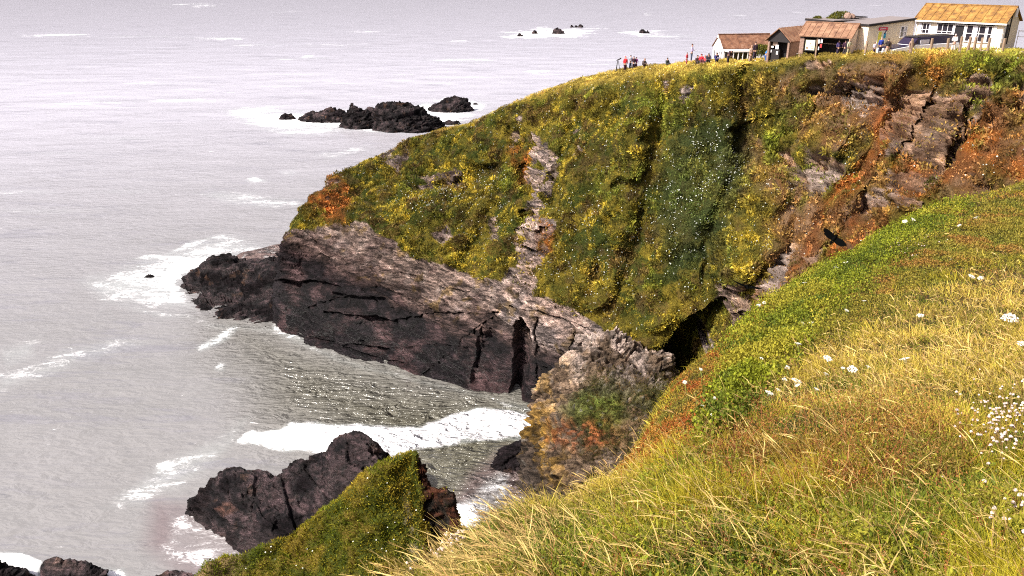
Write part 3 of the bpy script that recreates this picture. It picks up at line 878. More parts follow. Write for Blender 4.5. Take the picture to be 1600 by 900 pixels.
# the grassy fin and its rocky end
Fn = []
def fcol(pts):
    Fn.append([np.asarray(q, float) for q in pts])
def fin(px, py, Y, fy=None, hgt=None, right=False):
    r = P(px, py, Y)
    sh = np.array([-.25, .97, 0])
    fcol([low(r + sh * 9, -3), r + sh * 5 + [0, 0, -.72 * r[2]], r + sh * 2.0 + [0, 0, -3.4], r, r - sh * 1.0 + [0, 0, -1.1], r - sh * 4 + [0, 0, -5.0], r - sh * 9 + [0, 0, -10.0], low(r - sh * 14, -3)])
fin(120, 1010, 36)
fin(220, 950, 36.5)
fin(300, 903, 37.5)
fin(345, 874, 38.5)
fin(400, 856, 39)
fin(470, 820, 39.8)
fin(560, 757, 41.2)
fin(612, 720, 42.4)
fin(645, 708, 43)
e = []
def finr(px, py, Y, lean):
    r = P(px, py, Y)
    fcol([low(r + [1, 4, 0], -3), r + [.8, 2.5, -.6 * r[2]], r + [.4, 1.2, -3], r, r + [.3 * lean, -.9, -1.4], r + [.8 * lean, -2.2, -5], r + [1.2 * lean, -4, -10], low(r + [1.5 * lean, -6, 0], -3)])
finr(662, 722, 42.8, 1)
finr(672, 752, 42.4, 1.2)
finr(698, 772, 42.0, 1.2)
finr(711, 800, 41.6, 1.2)
finr(722, 850, 41.2, 1)
finr(735, 960, 41, 1)
def fin_col(k):
    p_, n_ = k['p'], len(k['p'])
    px, py = k['px'], k['py']
    a, b = fbm(p_, 1.2, 4, 640), fbm(p_, .4, 3, 645)
    t = mixc(np.tile(C(.08, .10, .015), (n_, 1)), np.tile(C(.24, .17, .03), (n_, 1)), sstep(-.25, .35, a + .4 * b))
    jx = px + 7 * a
    rk = np.clip(soft(jx, py, [(652, 700), (668, 720), (680, 745), (705, 770), (722, 800), (745, 1000), (690, 1000), (672, 830), (660, 770), (648, 725)], 5), 0, 1)
    rc_ = mixc(np.tile(C(.15, .055, .03), (n_, 1)), np.tile(C(.05, .04, .03), (n_, 1)), sstep(-.2, .3, b + .5 * a))
    t = mixc(t, rc_, rk)
    seav = sstep(.40, .36, k['v'])                    # the seaward side is rock
    tp = mixc(np.tile(C(.33, .22, .10), (n_, 1)), np.tile(C(.10, .08, .07), (n_, 1)), sstep(-.1, .3, a))
    t = mixc(t, tp, np.clip(seav + sstep(395, 350, jx + 14 * b) * sstep(.60, .45, k['v']), 0, 1))
    t = mixc(t, np.tile(C(.36, .29, .2), (n_, 1)), soft(jx, py, [(628, 770), (640, 765), (650, 850), (655, 900), (640, 900), (630, 820)], 4) * sstep(-.1, .2, b) * .7)
    k['veg'] = (1 - rk) * (1 - seav)
    k['add'] = .16 * b + .55 * fbm(p_, 2.2, 4, 650) * sstep(.2, .4, k['v']) + .25 * (.6 - worley(p_, 1.1, 655)[0])
    return t, np.zeros(n_), .75 * np.clip(rk + seav, 0, 1) + .15
o, FIN, fk = loft('grassy_spur', Fn, 360, 260, 660, .55, fin_col, mat=M_CLIFF)
props(o, kind='structure')

# two rocks at the lower left corner
blob_rock('shore_rock', 108, 925, 110, 50, 700, 'orange-brown rock with a surf-washed foot in the lower left corner', prof=[(0, 0), (.12, .8), (.35, 1), (.6, .85), (.85, .65), (1, .5)], colour=wet_rock(2.2, C(.36, .22, .10), .3), amp=.35)
blob_rock('shore_rock', 5, 925, 90, 52, 710, 'purple-black wet rock cut off by the left edge, left of the surf', prof=[(0, .8), (.35, 1), (.6, .6), (.85, .35), (1, 0)], colour=wet_rock(1.3), amp=.35)
blob_rock('shore_rock', 268, 916, 70, 8, 720, 'low pale rocks at the foot of the grassy spur by the bottom edge', prof=[(0, .2), (.2, .8), (.45, .6), (.7, 1), (1, .9)], colour=wet_rock(2.5, C(.34, .26, .16), .2), amp=.3)

# offshore rocks
OFF = 'rocks in the surf off the point'
blob_rock('sea_rock', 447, 187, 26, 10, 730, 'small low brown rock at the left end of the offshore reef', group=OFF, colour=wet_rock(2.2, None, .3), n=50)
blob_rock('sea_rock', 506, 191, 84, 24, 740, 'long brownish rock on the left of the offshore reef', group=OFF, colour=wet_rock(1.8, None, .3), prof=[(0, .1), (.2, .5), (.42, .8), (.6, 1), (.85, .6), (1, .4)], amp=.9)
blob_rock('sea_rock', 560, 201, 62, 40, 750, 'pointed black rock in the middle of the offshore reef', group=OFF, colour=wet_rock(.9), prof=[(0, .1), (.15, .55), (.35, 1), (.6, .75), (.85, .6), (1, .15)], amp=.9)
blob_rock('sea_rock', 636, 205, 116, 44, 760, 'biggest black hump of the offshore reef', group=OFF, colour=wet_rock(.9), prof=[(0, .3), (.08, .8), (.3, 1), (.6, .85), (.82, .5), (1, .2)], amp=1.1, n=130)
blob_rock('sea_rock', 580, 177, 26, 9, 765, 'small flat rock between the pointed rock and the big hump', group=OFF, n=44)
blob_rock('sea_rock', 703, 175, 72, 23, 770, 'rounded black rock beyond the biggest hump, nearest the headland', group=OFF, colour=wet_rock(1.0, None, .2), prof=[(0, .2), (.3, .6), (.5, 1), (.7, .95), (.9, .6), (1, .1)], amp=.9)
blob_rock('sea_rock', 704, 195, 28, 8, 775, 'little rock awash between the big hump and the grassy slope', group=OFF, n=44)
blob_rock('sea_rock', 743, 164, 12, 4, 776, 'tiny rock just right of the rounded reef rock', group=OFF, n=30)
FAR = 'distant rocks near the top of the picture'
for i, (x, y, w_, h_, lb) in enumerate([(813, 57, 9, 4, 'tiny leftmost rock of the distant group'), (836, 53, 9, 6, 'small pointed rock left of the biggest distant rock'),
                                        (872, 53, 22, 9, 'biggest brown rock of the distant group'), (894, 43, 7, 4, 'left one of the three tiny far rocks in a row'),
                                        (900, 43, 6, 4, 'middle one of the three tiny far rocks in a row'), (907, 43, 7, 4, 'right one of the three tiny far rocks in a row'),
                                        (1004, 52, 13, 7, 'dark twin-topped rock alone in foam right of the distant group'), (1012, 52, 5, 4, 'small dark stub touching the right side of the lone far rock')]):
    blob_rock('sea_rock', x, y, w_, h_, 780 + i, lb, group=FAR, n=36, colour=wet_rock(1.5, None, .2), amp=.8)
blob_rock('sea_rock', 231, 435, 18, 7, 795, 'lone small dark rock in the surf off the black ledge', n=44, amp=.4)

# ------------------------------------------------------------------ sea
def sea():
    na, nr = 620, 760
    ang = np.radians(np.concatenate([np.linspace(-100, -44, 20, endpoint=False), np.linspace(-44, 42, na - 40), np.linspace(42, 100, 21)[1:]]))
    r = np.concatenate([np.linspace(1, 36, 12, endpoint=False), 36 * (700 / 36) ** np.linspace(0, 1, nr - 80), 700 * (58000 / 700) ** np.linspace(0, 1, 69)[1:]])
    R, A = np.meshgrid(r, ang, indexing='ij')
    x, y = (R * np.sin(A)).ravel(), (R * np.cos(A)).ravel()
    p_ = np.stack([x, y, 0 * x], -1)
    px, py = proj(p_)
    ok = (y > 15)
    px = np.where(ok, px, -9999); py = np.where(ok, py, 9999)
    q = p_ * [1, 1, 0]
    amp = sstep(20, 70, R.ravel())
    hgt = .16 * fbm(q * [.6, 1, 1], 9, 3, 800) * amp * sstep(900, 300, R.ravel())
    calm = soft(px, py, [(380, 520), (520, 545), (850, 600), (850, 760), (700, 800), (430, 660)], 30)
    hgt *= 1 - .5 * calm
    n1, n2 = fbm(q, 5, 3, 810), fbm(q, 1.6, 3, 815)
    jx, jy = px + 9 * n1 + 4 * n2, py + 5 * n1 + 3 * n2
    foam = np.zeros(len(q))
    def F(poly, a, blur, j=1.0):
        nonlocal foam
        foam = np.maximum(foam, a * soft(px + (jx - px) * j, py + (jy - py) * j, poly, blur * 1.8))
    F([(370, 690), (385, 678), (440, 672), (455, 660), (520, 663), (600, 668), (660, 666), (700, 655), (745, 640), (800, 642), (850, 655), (850, 690), (760, 686), (720, 690), (650, 700), (600, 712), (500, 708), (420, 700)], 1.25, 5)
    F([(560, 690), (640, 690), (630, 730), (600, 740)], 1.0, 8)
    F([(235, 745), (245, 722), (290, 712), (340, 700), (355, 695), (340, 712), (290, 725), (255, 740)], .72, 7)
    F([(150, 800), (240, 720), (330, 680), (390, 640), (400, 660), (340, 730), (230, 800)], .52, 18)
    F([(205, 790), (260, 755), (300, 745), (290, 790), (240, 800)], .36, 14)
    F([(-20, 860), (30, 862), (65, 878), (60, 905), (-20, 905)], 1.3, 5)
    F([(130, 885), (200, 888), (210, 910), (100, 912)], .7, 6)
    F([(690, 800), (780, 730), (800, 740), (800, 780), (740, 815), (700, 815)], .55, 9)
    F([(705, 790), (745, 785), (750, 820), (700, 825)], 1.05, 6)
    F([(255, 790), (330, 800), (400, 860), (330, 905), (240, 870), (250, 820)], .46, 14)
    # surf round the black ledge
    F([(120, 440), (200, 410), (280, 385), (300, 372), (360, 366), (425, 385), (430, 400), (360, 405), (310, 425), (290, 450), (310, 490), (230, 480), (160, 470)], .66, 16)
    F([(225, 430), (290, 400), (370, 395), (430, 385), (360, 412), (320, 412), (285, 440), (285, 470), (250, 460)], .84, 10)
    F([(200, 405), (260, 395), (300, 372), (350, 366), (385, 378), (330, 376), (290, 392), (240, 410)], .8, 6)
    F([(130, 455), (230, 478), (300, 490), (340, 505), (250, 500), (150, 470)], .5, 8)
    F([(305, 545), (330, 525), (370, 505), (378, 515), (345, 540), (315, 552)], .72, 5)
    F([(335, 580), (345, 565), (358, 570), (350, 583)], .65, 5)
    F([(430, 508), (470, 522), (480, 535), (450, 530), (425, 518)], .7, 5)
    F([(300, 500), (430, 510), (540, 558), (700, 600), (830, 630), (830, 638), (690, 610), (530, 570), (420, 525), (320, 515)], .42, 5)
    F([(-10, 580), (60, 560), (180, 520), (260, 530), (160, 560), (60, 600), (-10, 620)], .50, 14)
    F([(0, 545), (60, 520), (60, 560), (0, 580)], .52, 14)
    F([(760, 622), (830, 630), (840, 650), (790, 640)], .5, 6)
    # offshore reef
    F([(335, 170), (400, 162), (470, 168), (620, 168), (700, 152), (780, 160), (740, 185), (690, 205), (640, 212), (560, 208), (520, 215), (450, 215), (390, 200)], .66, 9)
    F([(380, 178), (480, 175), (560, 190), (640, 207), (560, 207), (490, 200), (420, 200)], .85, 8)
    F([(640, 165), (700, 152), (775, 160), (735, 178), (690, 185)], .85, 6)
    F([(500, 250), (500, 235), (590, 222), (560, 245)], .55, 7)
    F([(290, 300), (340, 292), (470, 308), (478, 320), (420, 328), (350, 320)], .52, 7)
    F([(375, 280), (395, 273), (415, 280), (395, 284)], .75, 3)
    F([(430, 268), (460, 264), (475, 272), (450, 278)], .5, 4)
    F([(770, 55), (850, 43), (905, 44), (950, 42), (900, 60), (800, 62)], .75, 4)
    F([(960, 50), (1000, 46), (1050, 50), (1000, 58)], .7, 3)
    for x0, y0, w_, h_, a in [(100, 55, 40, 3, .75), (60, 56, 30, 2, .7), (300, 8, 55, 3, .8), (230, 57, 80, 2, .6), (340, 60, 40, 3, .7), (120, 162, 30, 4, .7), (150, 160, 90, 3, .45), (270, 157, 60, 3, .6),
                              (490, 90, 25, 3, .75), (445, 92, 20, 2, .6), (715, 95, 60, 6, .55), (840, 112, 18, 3, .8), (1020, 20, 25, 2, .8), (1050, 57, 40, 3, .7), (400, 70, 60, 2, .55), (520, 70, 60, 2, .45),
                              (715, 65, 20, 2, .7), (440, 18, 30, 2, .5), (1150, 22, 30, 2, .6), (580, 50, 40, 3, .4), (520, 243, 30, 5, .55), (30, 300, 60, 5, .4), (200, 300, 60, 5, .35),
                              (60, 330, 80, 6, .35), (180, 215, 70, 4, .4), (90, 240, 60, 4, .4), (660, 110, 60, 4, .35), (470, 130, 60, 3, .35), (250, 130, 60, 3, .4), (940, 100, 40, 3, .4), (1240, 22, 30, 3, .6), (1340, 10, 60, 2, .5)]:
        e_ = ((px - x0 + 6 * n1) / w_) ** 2 + ((py - y0 + 2.5 * n1) / (h_ * .8)) ** 2
        foam = np.maximum(foam, (.22 + .44 * a) * sstep(3.0, .0, e_))
    hgt += .22 * np.clip(foam - .5, 0, 1) * (1 + n2)
    clear = soft(px, py, [(370, 520), (520, 560), (900, 600), (900, 830), (640, 830), (560, 720), (430, 640), (420, 570)], 120)
    stain = np.maximum(soft(px + 10 * n1, py, [(700, 790), (735, 740), (790, 700), (830, 700), (830, 780), (740, 800)], 14), soft(px, py, [(240, 780), (300, 790), (420, 860), (400, 910), (300, 910), (230, 850)], 25))
    p_[:, 2] = hgt
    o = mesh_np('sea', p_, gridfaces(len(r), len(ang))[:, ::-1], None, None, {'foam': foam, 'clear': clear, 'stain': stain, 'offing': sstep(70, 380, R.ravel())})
    me = o.data
    m, t, b = newmat('sea_water')
    A_ = lambda nm: (lambda n: (setattr(n, 'attribute_name', nm), n)[1])(t.nodes.new('ShaderNodeAttribute'))
    fa, ca, sa = A_('foam'), A_('clear'), A_('stain')
    g = t.nodes.new('ShaderNodeNewGeometry')
    def noise(scale, detail, rough=.6, stretch=None, dist=0.0):
        n = t.nodes.new('ShaderNodeTexNoise'); n.inputs['Scale'].default_value = scale; n.inputs['Detail'].default_value = detail; n.inputs['Roughness'].default_value = rough
        n.inputs['Distortion'].default_value = dist
        mp = t.nodes.new('ShaderNodeMapping'); mp.inputs['Scale'].default_value = stretch or (1, 1, 1)
        mp.inputs['Rotation'].default_value = (0, 0, math.radians(-12))
        t.links.new(g.outputs['Position'], mp.inputs[0]); t.links.new(mp.outputs[0], n.inputs['Vector'])
        return n
    def math_(op, a, b_=None, c_=None):
        n = t.nodes.new('ShaderNodeMath'); n.operation = op
        for k, v in enumerate((a, b_, c_)):
            if v is None: continue
            if isinstance(v, (int, float)): n.inputs[k].default_value = v
            else: t.links.new(v, n.inputs[k])
        return n.outputs[0]
    def mixcol(f, a, b_):
        n = t.nodes.new('ShaderNodeMix'); n.data_type = 'RGBA'
        for k, v in ((0, f), (6, a), (7, b_)):
            if isinstance(v, tuple): n.inputs[k].default_value = (*v, 1)
            elif isinstance(v, (int, float)): n.inputs[k].default_value = v
            else: t.links.new(v, n.inputs[k])
        return n.outputs[2]
    def ss(v, a, b_):
        n = t.nodes.new('ShaderNodeMapRange'); n.interpolation_type = 'SMOOTHSTEP'
        n.inputs['From Min'].default_value = a; n.inputs['From Max'].default_value = b_
        t.links.new(v, n.inputs['Value'])
        return n.outputs[0]
    nA = noise(.30, 10, .78, (.6, 1.3, 1), .8)
    nB = noise(1.3, 6, .6, (.7, 1.2, 1), 1.2)
    nC = noise(.05, 5, .6)
    rid = math_('ABSOLUTE', math_('SUBTRACT', nB.outputs['Fac'], .5))         # lacy threads of foam
    lace = math_('SUBTRACT', 1.0, math_('MULTIPLY', rid, 7.0))
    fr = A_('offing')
    nF = noise(.10, 8, .75, (.25, 1.1, 1), .5)
    nM = math_('ADD', math_('MULTIPLY', nA.outputs['Fac'], math_('SUBTRACT', 1.0, fr.outputs['Fac'])), math_('MULTIPLY', nF.outputs['Fac'], fr.outputs['Fac']))
    pat = math_('ADD', math_('MULTIPLY_ADD', nM, 2.2, -1.1), math_('MULTIPLY_ADD', lace, .30, -.12))
    fm = math_('ADD', fa.outputs['Fac'], math_('SUBTRACT', pat, .60))
    foamf = ss(fm, -.04, .36)
    # whitecaps out at sea
    nW = noise(.16, 8, .72, (.28, 1.5, 1), .4)
    cap = ss(nW.outputs['Fac'], .66, .74)
    nS = noise(.9, 5, .7, (.5, 1.6, 1), .3)
    fleck = math_('MULTIPLY', ss(nS.outputs['Fac'], .68, .74), math_('MULTIPLY_ADD', fr.outputs['Fac'], -.8, .8))
    foamf = math_('MAXIMUM', foamf, math_('MAXIMUM', math_('MULTIPLY', cap, .8), fleck))
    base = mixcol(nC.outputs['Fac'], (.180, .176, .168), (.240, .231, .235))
    base = mixcol(fr.outputs['Fac'], base, (.52, .50, .56))  # lilac sky reflection on distant water, painted into the base colour
    fleckd = ss(noise(.8, 7, .75, (.45, 1.5, 1), .3).outputs['Fac'], .40, .30)          # shade of little wave faces, painted as dark flecks
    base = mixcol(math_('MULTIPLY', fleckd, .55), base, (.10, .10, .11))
    fd2 = ss(noise(.11, 9, .78, (.3, 1.5, 1), .5).outputs['Fac'], .47, .36)  # broader wave shading, painted into the colour as well
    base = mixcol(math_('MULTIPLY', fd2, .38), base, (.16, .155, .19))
    base = mixcol(ca.outputs['Fac'], base, (.105, .098, .070))
    base = mixcol(math_('MULTIPLY', sa.outputs['Fac'], .6), base, (.13, .085, .09))
    aer = ss(fa.outputs['Fac'], .2, .9)
    base = mixcol(math_('MULTIPLY', aer, .45), base, (.42, .46, .45))
    base = mixcol(foamf, base, (.84, .83, .83))
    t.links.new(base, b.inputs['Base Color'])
    b.inputs['IOR'].default_value = 1.33
    b.inputs['Specular IOR Level'].default_value = .5
    ro = math_('ADD', .12, math_('MULTIPLY', foamf, .7)); t.links.new(ro, b.inputs['Roughness'])
    w1 = noise(.60, 3, .5, (.5, 1.3, 1), 1.6); w2 = noise(2.0, 4, .55, (.6, 1.3, 1), .4)
    hh = math_('ADD', math_('MULTIPLY', w1.outputs['Fac'], 1.0), math_('MULTIPLY', w2.outputs['Fac'], math_('MULTIPLY_ADD', fr.outputs['Fac'], -.15, .15)))
    w3 = noise(.13, 5, .6, (.5, 1.4, 1), .6)
    hh = math_('ADD', hh, math_('MULTIPLY', w3.outputs['Fac'], 1.6))
    hh = math_('ADD', hh, math_('MULTIPLY', foamf, .12))
    bp = t.nodes.new('ShaderNodeBump'); bp.inputs['Distance'].default_value = 3.6
    t.links.new(math_('MULTIPLY_ADD', fr.outputs['Fac'], -.11, math_('MULTIPLY_ADD', ca.outputs['Fac'], .62, .15)), bp.inputs['Strength'])
    t.links.new(hh, bp.inputs['Height']); t.links.new(bp.outputs[0], b.inputs['Normal'])
    me.materials.append(m)
    props(o, kind='structure')


sea()

# ------------------------------------------------------------------ plants
def unit(a):
    return a / np.maximum(np.linalg.norm(a, axis=-1, keepdims=True), 1e-9)


def leaves(base, direc, length, width, c0, c1=None):
    """One pointed leaf (two triangles as a kite) per base point."""
    n = len(base)
    side = unit(np.cross(direc, RNG.normal(size=(n, 3)))) * (width / 2)[:, None]
    midp = base + direc * (length * .45)[:, None]
    tip = base + direc * length[:, None]
    v = np.stack([base, midp + side, tip, midp - side], 1).reshape(-1, 3)
    f = np.arange(4 * n).reshape(n, 4)
    c1 = c0 if c1 is None else c1
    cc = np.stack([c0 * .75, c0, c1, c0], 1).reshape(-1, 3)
    return v, f, cc


def strips(base, direc, bend, length, width, nseg, c0, c1, taper=1.0, sidev=None, wprof=None):
    """Curved blades: each a ribbon of nseg quads bending towards 'bend'."""
    n = len(base)
    t = np.linspace(0, 1, nseg + 1)
    cen = base[:, None] + direc[:, None] * (length[:, None] * t)[..., None] + bend[:, None] * (length[:, None] * t ** 2)[..., None]
    if sidev is None:
        sidev = unit(np.cross(direc, RNG.normal(size=(n, 3))))
    wp = (1 - taper * t ** 1.5) if wprof is None else np.asarray(wprof)
    off = sidev[:, None] * (width[:, None] * wp * .5)[..., None]
    v = np.stack([cen - off, cen + off], 2).reshape(-1, 3)
    k = 2 * (nseg + 1)
    b = (np.arange(n) * k)[:, None]
    q = np.arange(nseg) * 2
    f = np.stack([b + q, b + q + 1, b + q + 3, b + q + 2], -1).reshape(-1, 4)
    cc = (c0[:, None] * (1 - t)[None, :, None] + c1[:, None] * t[None, :, None])
    cc = np.repeat(cc, 2, axis=1).reshape(-1, 3)
    return v, f, cc


class Heap:
    def __init__(s):
        s.v, s.f, s.c, s.n = [], [], [], 0

    def add(s, vfc):
        v, f, c_ = vfc
        s.v.append(v); s.f.append(f + s.n); s.c.append(c_); s.n += len(v)

    def build(s, name, mat, parent=None, smooth=False):
        return mesh_np(name, np.concatenate(s.v), np.concatenate(s.f), mat, np.concatenate(s.c), smooth=smooth, parent=parent)


def scatter(Gm, n, weight, by_view=False, tv=None):
    """n random spots on a surveyed surface, chosen by area (or by how large they look), times weight."""
    a, b, c_, d_ = Gm[:-1, :-1], Gm[1:, :-1], Gm[1:, 1:], Gm[:-1, 1:]
    if by_view:
        ax, ay = proj(a); bx, by = proj(b); dx, dy = proj(d_)
        A = np.abs((bx - ax) * (dy - ay) - (by - ay) * (dx - ax))
        ok = (ax > -120) & (ax < 1760) & (ay < 1040) & (ay > -50) & (a[..., 1] > 1.0)
        A = np.where(ok, np.minimum(A, 400), 0)
    else:
        A = np.linalg.norm(np.cross(b - a, d_ - a), axis=-1)
    W = (A * weight[:-1, :-1]).ravel()
    cs = np.cumsum(W)
    idx = np.searchsorted(cs, RNG.random(n) * cs[-1])
    idx = np.minimum(idx, len(cs) - 1)
    i, j = np.unravel_index(idx, A.shape)
    u, v = RNG.random(n)[:, None], RNG.random(n)[:, None]
    pt = a[i, j] * (1 - u) * (1 - v) + b[i, j] * u * (1 - v) + c_[i, j] * u * v + d_[i, j] * (1 - u) * v
    nm = unit(np.cross(b[i, j] - a[i, j], d_[i, j] - a[i, j]))
    return pt, nm, i, j


def fix_n(nm, ref):
    return np.where((nm * ref).sum(1, keepdims=True) < 0, -nm, nm)


UP = np.array([0, 0, 1.0])
WIND = np.array([-.85, -.25, 0])

# ---- turf and herbs on the headland
inview = ((CLIFF['TV'] > 1.0) & (CLIFF['TV'] < 8.7) & (CLIFF['sx'] > 400) & (CLIFF['sx'] < 1750)).astype(float)
wgt = inview * (1 - CLIFF['bare']) ** 1.2 * (1 - .6 * CLIFF['dry']) + inview * .05 * (CLIFF['TV'] > 3)
pt, nm, ii, jj = scatter(CLIFF['G'], 640000, wgt)
nm = fix_n(nm, np.array([-.2, -1, .6]))
a1, a2, a3 = fbm(pt, 1.3, 3, 900), fbm(pt, 4.5, 3, 905), fbm(pt, .5, 2, 910)
n_ = len(pt)
leafc = mixc(np.tile(GREEN * 1.1, (n_, 1)), np.tile(OLIVE * 1.15, (n_, 1)), sstep(-.3, .3, a1 + .4 * a2))
leafc = mixc(leafc, np.tile(C(.36, .27, .03), (n_, 1)), sstep(-.1, .4, a3 + .6 * a2) * .8)
leafc = mixc(leafc, np.tile(C(.14, .16, .02), (n_, 1)), sstep(.15, .45, -a2 + .5 * a1) * .6)
leafc = mixc(leafc, np.tile(C(.085, .045, .018), (n_, 1)), sstep(.12, .4, fbm(pt, 2.2, 3, 915)) * .75)
sxx, syy = proj(pt)
broww = sstep(6.75, 7.1, CLIFF['TV'][ii, jj] + .2 * a1)
leafc = mixc(leafc, np.tile(C(.40, .30, .06), (n_, 1)), broww * sstep(-.6, .0, a3 + .3) * .9)
leafc = mixc(leafc, np.tile(C(.34, .125, .03), (n_, 1)), np.clip(CLIFF['rust'][ii, jj] * 1.1, 0, 1) * sstep(-.5, .1, a3 + .3 * a1))
leafc = mixc(leafc, np.tile(C(.17, .20, .02), (n_, 1)), .8 * np.clip(soft(sxx, syy, [(1270, 205), (1310, 165), (1345, 185), (1330, 220), (1290, 225)], 8) + soft(sxx, syy, [(1180, 215), (1235, 195), (1225, 225), (1190, 240)], 8) + soft(sxx, syy, [(1460, 100), (1500, 80), (1600, 80), (1600, 110), (1500, 105)], 8), 0, 1))
leafc = mixc(leafc, np.tile(C(.27, .13, .05), (n_, 1)) * RNG.uniform(.5, 1.4, n_)[:, None], CLIFF['dry'][ii, jj] * .8)
leafc = mixc(leafc, np.tile(C(.05, .075, .022), (n_, 1)), CLIFF['dull'][ii, jj] * .7)
leafc = mixc(leafc, np.tile(C(.13, .15, .018), (n_, 1)), sstep(.0, .4, fbm(pt, 1.9, 3, 918)) * .5 * CLIFF['dry'][ii, jj])
leafc *= 1.42 * (.50 + 1.05 * sstep(-.25, .35, fbm(pt, .8, 3, 917) + .5 * fbm(pt, 5, 2, 919)))[:, None] * RNG.uniform(.65, 1.4, n_)[:, None]
di = unit(nm * .55 + UP * .55 + WIND * .15 + RNG.normal(size=(n_, 3)) * .45)
clump = .55 + .9 * sstep(-.35, .4, a1)
ln = RNG.uniform(.11, .32, n_) * clump * (1 - .45 * broww)
H_ = Heap()
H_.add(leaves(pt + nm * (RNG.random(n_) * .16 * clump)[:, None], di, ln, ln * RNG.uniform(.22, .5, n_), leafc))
props(H_.build('cliff_turf', M_TUFT), 'dense turf and low herbs covering the headland slope', 'turf', kind='stuff')

# ---- white sea campion and wild carrot on the headland
CG, sxg, syg = CLIFF['G'], CLIFF['sx'], CLIFF['sy']
fz = np.zeros(sxg.shape)
for poly, a, bl in [([(1080, 215), (1140, 195), (1175, 235), (1170, 300), (1110, 330), (1050, 340), (1040, 270)], 1.0, 18), ([(1040, 290), (1110, 280), (1120, 400), (1080, 470), (1020, 440), (1020, 350)], .55, 20),
                    ([(600, 300), (740, 270), (790, 260), (800, 330), (720, 330), (640, 340)], .8, 15), ([(700, 320), (800, 300), (800, 420), (740, 400)], .3, 15), ([(900, 330), (960, 325), (960, 345), (900, 350)], .8, 6),
                    ([(830, 330), (1030, 300), (1040, 520), (960, 500), (840, 430)], .28, 20), ([(850, 130), (1060, 120), (1030, 300), (900, 260)], .14, 20), ([(1080, 150), (1160, 110), (1160, 200), (1070, 210)], .3, 15),
                    ([(1370, 85), (1400, 80), (1400, 110), (1360, 105)], .6, 8), ([(640, 220), (800, 180), (800, 250), (680, 260)], .15, 15), ([(1160, 280), (1260, 260), (1260, 420), (1150, 430)], .18, 15), ([(1380, 100), (1600, 100), (1600, 290), (1450, 300)], .12, 15)]:
    fz = np.maximum(fz, a * soft(sxg, syg, poly, bl))
fl = fbm(CG.reshape(-1, 3), 1.1, 3, 930).reshape(fz.shape)
fz = (fz * sstep(-.15, .35, fl) + .03) * (1 - CLIFF['bare']) * inview
pt, nm, ii, jj = scatter(CG, 2900, fz)
nm = fix_n(nm, np.array([-.2, -1, .6]))
n_ = len(pt)
pt = pt + nm * .30 + UP * .06
def petals(pt, nm, r, seed=0, kk=6):
    n = len(pt)
    ax = unit(np.cross(nm, RNG.normal(size=(n, 3))))
    ay = np.cross(nm, ax)
    th = np.linspace(0, 2 * math.pi, kk, endpoint=False)
    ring = pt[:, None] + (ax[:, None] * np.cos(th)[None, :, None] + ay[:, None] * np.sin(th)[None, :, None]) * r[:, None, None]
    v = np.concatenate([(pt + nm * r[:, None] * .45)[:, None], ring], 1).reshape(-1, 3)
    b = (np.arange(n) * (kk + 1))[:, None]
    i = np.arange(0, kk, 2)
    f = np.stack([b + 0 * i, b + 1 + i, b + 1 + (i + 1) % kk, b + 1 + (i + 2) % kk], -1).reshape(-1, 4)
    return v, f
r = RNG.uniform(.025, .07, n_)
v, f = petals(pt, unit(nm + UP * .8 + RNG.normal(size=(n_, 3)) * .4), r)
cc = np.repeat(np.tile(C(.62, .64, .56), (n_, 1)) * RNG.uniform(.5, 1.05, n_)[:, None], 7, axis=0)
props(mesh_np('cliff_flowers', v, f, M_PETAL, cc, smooth=False), 'specks of white blossom scattered over the headland slope', 'flowers', kind='stuff')

# ---- turf on the grassy fin and the buttress
def small_turf(name, Gm, veg, n, ref, pal, size, label):
    pt, nm, ii, jj = scatter(Gm, n, veg)
    nm = fix_n(nm, np.array(ref, float))
    n_ = len(pt)
    b1, b2 = fbm(pt, .9, 3, 940), fbm(pt, 2.6, 3, 945)
    lc = mixc(np.tile(C(*pal[0]), (n_, 1)), np.tile(C(*pal[1]), (n_, 1)), sstep(-.3, .3, b1 + .5 * b2))
    lc = mixc(lc, np.tile(C(*pal[2]), (n_, 1)), sstep(.1, .5, b2 - .5 * b1) * .8)
    lc *= RNG.uniform(.6, 1.35, n_)[:, None]
    di = unit(nm * .6 + UP * .5 + WIND * .3 + RNG.normal(size=(n_, 3)) * .35)
    ln = RNG.uniform(.6, 1.5, n_) * size
    h = Heap(); h.add(leaves(pt, di, ln, ln * RNG.uniform(.12, .3, n_), lc))
    props(h.build(name, M_TUFT), label, 'turf', kind='stuff')
    return pt, nm
fv = fk['veg'].reshape(FIN.shape[:2])
fpt, fnm = small_turf('spur_turf', FIN, fv + .01, 170000, (-.3, -1, .8), [(.19, .22, .014), (.34, .29, .022), (.50, .36, .04)], .18, 'short green and golden turf covering the fin')
w_ = RNG.choice(len(fpt), 260, replace=False)
v, f = petals(fpt[w_] + fnm[w_] * .15, unit(fnm[w_] + UP), RNG.uniform(.02, .05, 260))
props(mesh_np('spur_flowers', v, f, M_PETAL, np.tile(C(.7, .7, .62), (len(v), 1)), smooth=False), 'pale flower specks on the turf of the fin', 'flowers', kind='stuff')
sv = sk['vegz'].reshape(STK.shape[:2])
small_turf('buttress_turf', STK, sv * .8 + .01, 42000, (-.3, -1, .6), [(.05, .052, .010), (.11, .085, .015), (.17, .085, .022)], .17, 'dark turf and rusty plants clinging to the lichen buttress')

